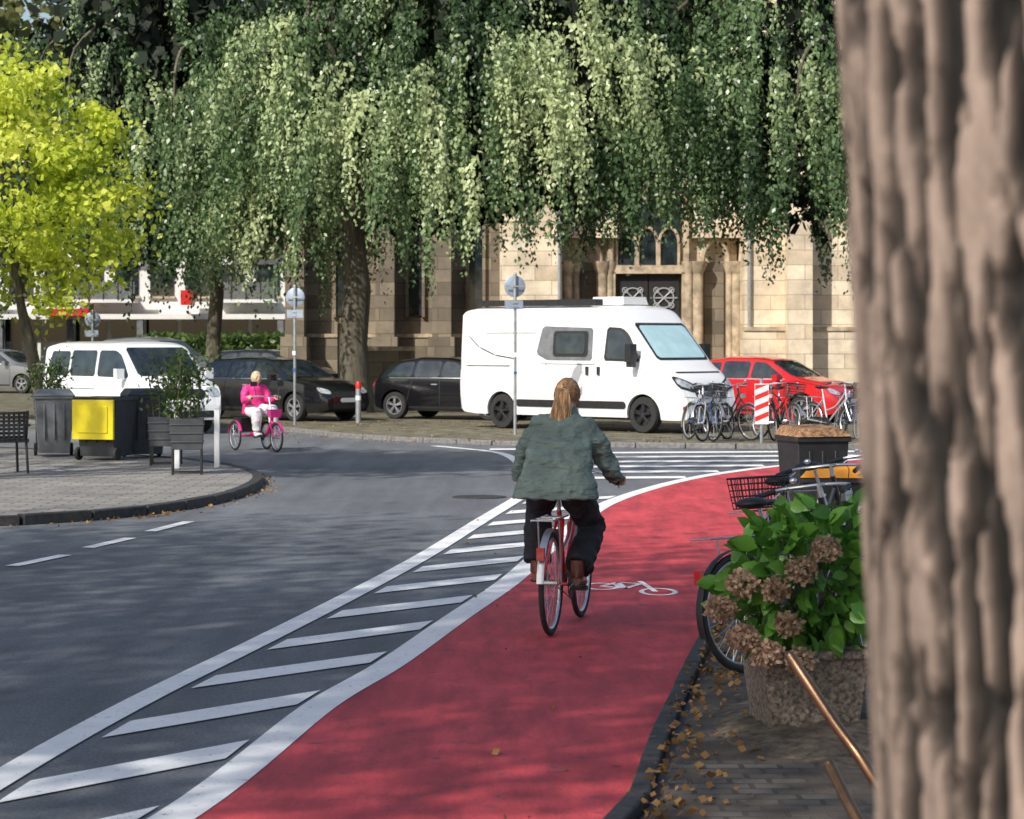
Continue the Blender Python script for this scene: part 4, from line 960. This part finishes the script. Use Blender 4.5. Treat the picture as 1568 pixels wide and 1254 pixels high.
# ------------------------------------------------------------------ hydrangea in a concrete planter
def hydrangea():
    b=B(); b.box((0,0,.19),(.52,.5,.38),m_agg,taper=.82); b.box((0,0,.39),(.56,.54,.045),m_agg); b.box((0,0,.415),(.44,.42,.02),m_verge)
    b.build('planter',(1.42,11.75,.05),R(8),bevel=.012)
    e=empty('hydrangea_plant',(1.42,11.7,.42)); b=B()
    for i in range(26):
        a=random.random()*6.28; rr=random.uniform(.1,.42); z=random.uniform(.1,.62); b.tube(catmull([(0.02*math.cos(a),.02*math.sin(a),-.02),(rr*.4*math.cos(a),rr*.4*math.sin(a),z*.6),(rr*math.cos(a),rr*math.sin(a),z)],4),[.007]*8+[.004],m_verge,5)
    b.build('stems',parent=e)
    V=[];F=[];T=[]
    for i in range(760):
        d=Vector((random.gauss(0,1),random.gauss(0,1),random.gauss(0,1))).normalized(); q=random.uniform(.5,1)
        c=Vector((d.x*.42*q,d.y*.34*q,.34+d.z*.40*q)); 
        c.x+=max(0,c.z-.3)*.25
        l=random.uniform(.07,.14); w=l*.62
        ax=(d+Vector((random.gauss(0,.5),random.gauss(0,.5),random.gauss(-.15,.4)))).normalized(); n=ax.cross(Vector((random.gauss(0,1),random.gauss(0,1),random.gauss(0,.3)))).normalized(); up=n.cross(ax)
        if up.z<0: up=-up
        o=len(V); tt=random.random()
        prof=((0,0),(.25,.42),(.5,.5),(.78,.32),(1,0))
        for t,h_ in prof:
            m=c+ax*(l*t)-up*(l*.25*t*t)
            V.append(m); V.append(m+n*(w*h_)+up*(w*h_*.3)); V.append(m-n*(w*h_)+up*(w*h_*.3)); T+= [tt]*3
        for k in range(4):
            a=o+3*k; F+=[(a,a+3,a+4,a+1),(a,a+2,a+5,a+3)]
    me=bpy.data.meshes.new('leaves'); me.from_pydata(V,[],F); at=me.attributes.new('tint','FLOAT','POINT'); at.data.foreach_set('value',T)
    for p in me.polygons: p.use_smooth=True
    me.materials.append(m_lh); o=bpy.data.objects.new('leaves',me); scene.collection.objects.link(o); o.parent=e
    P=[];A=[];T=[]
    for x,z in ((1.36,.87),(1.24,.77),(1.09,.79),(.99,.67),(1.09,.54),(1.29,.61),(1.20,.47),(1.35,.44),(1.46,.97)):
        c=np.array([x-1.42,-.42+random.uniform(-.03,.03)+abs(x-1.42)*.35,z-.42]); m=330; t0=random.random()*.35; fr=random.uniform(.85,1.1)
        d=rng.normal(size=(m,3)); d/=np.linalg.norm(d,axis=1,keepdims=True)
        P.append(c+d*fr*rng.uniform(.045,.070,m)[:,None]*[1,1,.8]); A.append(d*.35+rng.normal(size=(m,3))*.8); T.append(np.clip(rng.random(m)*.65+t0,0,1))
    leaf_mesh('flower_heads',np.vstack(P),rng.uniform(.018,.032,len(P)*330),np.vstack(A),np.concatenate(T),m_fl,.9,e)
hydrangea()
b=B()
b.tube(catmull([(1.20,7.3,.03),(1.17,7.3,.45),(1.08,7.35,.64),(.99,7.45,.77),(.875,7.6,.95)],6),.017,m_bronze,12); b.sphere((.875,7.6,.95),.0175,m_bronze)
b.tube(catmull([(1.17,6.9,.03),(1.12,6.9,.3),(1.06,6.95,.46),(1.0,7.05,.56),(.945,7.2,.68)],6),.017,m_bronze,12); b.sphere((.945,7.2,.68),.0175,m_bronze)
b.cyl((1.17,6.9,.2),(1.20,7.3,.2),.014,m_bronze,8)
b.build('bicycle_rack')

# ------------------------------------------------------------------ bins, planters, chair
def wheelie_bin(name,loc,rz,w,d,h,mat,lidm,lid_open=False,handle=True):
    b=B(); b.box((0,0,h*.47+.04),(w,d,h*.9),mat,taper=.80)
    b.box((0,0,h*.93),(w*1.06,d*1.06,.05),mat)
    for x in (-.25,0,.25): b.box((x*w,-d*.47,h*.55),(.03,.03,h*.55),mat)
    if lid_open:
        b.box((0,-d*.5-.05,h*.62),(w*.98,.045,h*.60),lidm); b.box((0,-d*.5-.078,h*.62),(w*.72,.02,h*.40),lidm); b.cyl((-w*.5,-d*.52,h*.95),(w*.5,-d*.52,h*.95),.022,mat,8)
        b.box((0,0,h*.955),(w*.9,d*.9,.01),m_blk)
    else:
        vs=[(-w*.54,-d*.56,h*.955),(w*.54,-d*.56,h*.955),(w*.54,d*.56,h*.955),(-w*.54,d*.56,h*.955),(-w*.40,-d*.38,h*1.03),(w*.40,-d*.38,h*1.03),(w*.42,d*.5,h*1.05),(-w*.42,d*.5,h*1.05)]
        b.add(vs,[(3,2,1,0),(4,5,6,7),(0,1,5,4),(1,2,6,5),(2,3,7,6),(3,0,4,7)],lidm)
        b.cyl((-w*.4,d*.6,h*.95),(w*.4,d*.6,h*.95),.018,mat,8)
    for s in (-1,1): b.lathe((s*w*.42,-d*.36 if lid_open else d*.36,.10),(s,0,0),[(0,.02),(.05,.02),(.06,.0),(.10,.0),(.10,.05),(.04,.055),(0,.055)],m_rub,18)
    return b.build(name,loc,rz,bevel=.02)
wheelie_bin('wheelie_bin',(-7.2,38.0,.1),R(12),.60,.62,1.0,m_gry,m_gry)
wheelie_bin('wheelie_bin.001',(-6.2,36.9,.1),R(-20),.72,.66,1.0,m_dgry,m_yel,True)
wheelie_bin('wheelie_bin.002',(-5.72,37.6,.1),R(20),.60,.6,1.02,m_dgry,m_dgry,False)
wheelie_bin('wheelie_bin.003',(2.86,23.0,.05),R(15),.52,.55,1.02,m_blk,m_brownlid)
wheelie_bin('wheelie_bin.004',(2.62,19.6,.05),R(-10),.5,.5,.82,m_blk,m_org)
def stand_planter(name,loc,rz,w,d,z0,h,legs,plant_h,n,lean=0):
    e=empty(name,loc,rz); b=B(); b.box((0,0,z0+h/2),(w,d,h),m_plantbox,taper=.9)
    for i in range(3): b.box((0,0,z0+h*(.25+.28*i)),(w*.985+.01*i,d*.985+.01*i,.02),m_plantbox)
    b.box((0,0,z0+h-.03),(w*.92,d*.92,.02),m_verge)
    if legs:
        for sx in (-1,1):
            for sy in (-1,1): b.box((sx*w*.42,sy*d*.4,z0/2),(.03,.03,z0),m_blk)
        for sy in (-1,1): b.box((0,sy*d*.4,.03),(w*.84,.02,.02),m_blk)
    b.build('box',parent=e,bevel=.006)
    b=B(); P=[];A=[];T=[]
    for i in range(11):
        x=random.uniform(-w*.4,w*.4);y=random.uniform(-d*.3,d*.3); hh=plant_h*random.uniform(.55,1.0)
        pts=catmull([(x,y,z0+h-.05),(x*1.1+random.uniform(-.08,.08),y,z0+h+hh*.5),(x*1.3+random.uniform(-.15,.15),y*1.3,z0+h+hh)],5); b.tube(pts,.008,m_verge,4)
        m=n//11; k=rng.integers(2,len(pts),m); Q=np.array([tuple(pts[j]) for j in k])+rng.normal(size=(m,3))*np.array([.09,.08,.07]); P.append(Q);A.append(rng.normal(size=(m,3))); T.append(rng.random(m))
    b.build('stems',parent=e)
    P=np.vstack(P); leaf_mesh('leaves',P,rng.uniform(.05,.11,len(P)),np.vstack(A),np.concatenate(T),m_lg,.5,e)
stand_planter('planter_with_shrub',(-4.42,32.9,.1),R(6),.46,.4,.34,.42,True,.95,700)
stand_planter('planter_with_shrub.001',(-5.05,35.3,.1),R(4),.5,.4,.28,.42,True,.9,500)
stand_planter('planter_with_shrub.002',(-7.65,40.3,.1),R(4),.6,.4,.45,.45,True,.65,600)
b=B(); b.box((0,0,.42),(.075,.075,.84),m_signw); b.box((0,0,.86),(.09,.09,.04),m_signw); b.build('white_post',(-4.22,34.6,.1),bevel=.006)
b=B(); b.box((0,0,.42),(.075,.075,.84),m_signw); b.build('white_post.001',(-4.75,34.3,.1),bevel=.006)
def chair(loc,rz):
    b=B()
    for sx in (-1,1):
        for sy in (-1,1): b.cyl((sx*.24,sy*.22,0),(sx*.22,sy*.2,.45),.02,m_blk,8)
        b.cyl((sx*.22,.2,.45),(sx*.22,.27,.86),.02,m_blk,8); b.box((sx*.25,0,.66),(.05,.46,.03),m_blk); b.cyl((sx*.25,-.2,.45),(sx*.25,-.2,.66),.018,m_blk,8)
    b.box((0,0,.45),(.5,.48,.05),m_blk)
    for i in range(7): b.box((0,.21+.01*i,.5+.055*i),(.46,.02,.035),m_blk)
    for i in range(6): b.box((-.18+.072*i,.24,.66),(.03,.025,.38),m_blk)
    b.build('garden_chair',loc,rz,bevel=.005)
chair((-6.95,33.2,.1),R(-150))
# signs
def sign(name,loc,h,rz,small):
    e=empty(name,loc,rz); b=B(); b.cyl((0,0,0),(0,0,h),.032,m_galv,12); b.sphere((0,0,h),.034,m_galv,10,6)
    b.lathe((0,.045,h-.24),(0,-1,0),[(0,0),(.205,0),(.21,.006),(.2,.012),(0,.012)],m_signback,28); b.lathe((0,.055,h-.24),(0,1,0),[(0,0),(.195,0)],m_signw,28)
    b.box((0,-.04,h-.24),(.38,.015,.03),m_galv)
    b.box((-.03 if small else .02,-.045,h-.60),(.36,.012,.17),m_signback); b.box((0,-.04,h-.56),(.1,.05,.03),m_galv); b.box((0,-.04,h-.64),(.1,.05,.03),m_galv)
    b.box((.0,-.06,1.55),(.07,.006,.09),m_signw); b.box((.0,-.06,1.2),(.06,.006,.05),m_signb)
    b.build('pole_and_plates',parent=e)
sign('traffic_sign',(.06,47.0,.08),3.12,R(8),True)
sign('traffic_sign.001',(-4.70,52.3,.08),3.0,R(-12),False)
sign('traffic_sign.002',(-11.1,64.0,.08),2.6,R(5),True)
b=B(); b.cyl((0,0,0),(0,0,.75),.06,m_galv,14); b.lathe((0,0,.75),(0,0,1),[(.06,0),(.064,.02),(.064,.1),(.04,.16),(0,.17)],m_redstripe,14); b.cyl((0,0,.5),(0,0,.6),.063,m_signw,14); b.build('bollard',(-3.4,53.5,.08))
b=B(); b.cyl((0,.03,0),(0,.03,1.15),.03,m_galv,10); b.box((0,0,.70),(.25,.02,.72),m_signw)
for i in range(4):
    z=.42+i*.19; x0,x1=-.12,.12
    b.add([(x0,-.013,z-.04),(x1,-.013,z+.06),(x1,-.013,min(z+.15,1.05)),(x0,-.013,z+.05)],[(0,1,2,3)],m_redstripe)
b.build('hazard_marker',(4.45,43.1,.08))

# ------------------------------------------------------------------ light, sky, camera
w=bpy.data.worlds.new('World'); scene.world=w; w.use_nodes=True; nt=w.node_tree; bg=nt.nodes['Background']
sk=nt.nodes.new('ShaderNodeTexSky'); sk.sky_type='NISHITA'; sk.sun_disc=False; sk.sun_elevation=SUN_EL; sk.sun_rotation=math.atan2(TO_SUN.x,TO_SUN.y); sk.air_density=1.0; sk.dust_density=2.5; sk.ozone_density=.6
nt.links.new(sk.outputs[0],bg.inputs['Color']); bg.inputs['Strength'].default_value=.15
s=bpy.data.lights.new('sun','SUN'); s.energy=5.0; s.angle=R(.5); s.color=(1,.95,.86)
so=bpy.data.objects.new('sun',s); scene.collection.objects.link(so)
d=-Vector((TO_SUN.x*math.cos(SUN_EL),TO_SUN.y*math.cos(SUN_EL),math.sin(SUN_EL))); so.rotation_euler=d.to_track_quat('-Z','Y').to_euler(); so.location=(-30,-30,40)
cam=bpy.data.cameras.new('camera'); co=bpy.data.objects.new('camera',cam); scene.collection.objects.link(co)
co.location=(0,0,1.95); co.rotation_euler=(R(90),0,0); cam.lens=85; cam.sensor_width=36; cam.shift_y=-109/1568; cam.clip_end=2000; cam.clip_start=.1
cam.dof.use_dof=True; cam.dof.focus_distance=17.5; cam.dof.aperture_fstop=7.5
scene.camera=co
scene.view_settings.view_transform='Standard'; scene.view_settings.look='None'; scene.view_settings.exposure=0
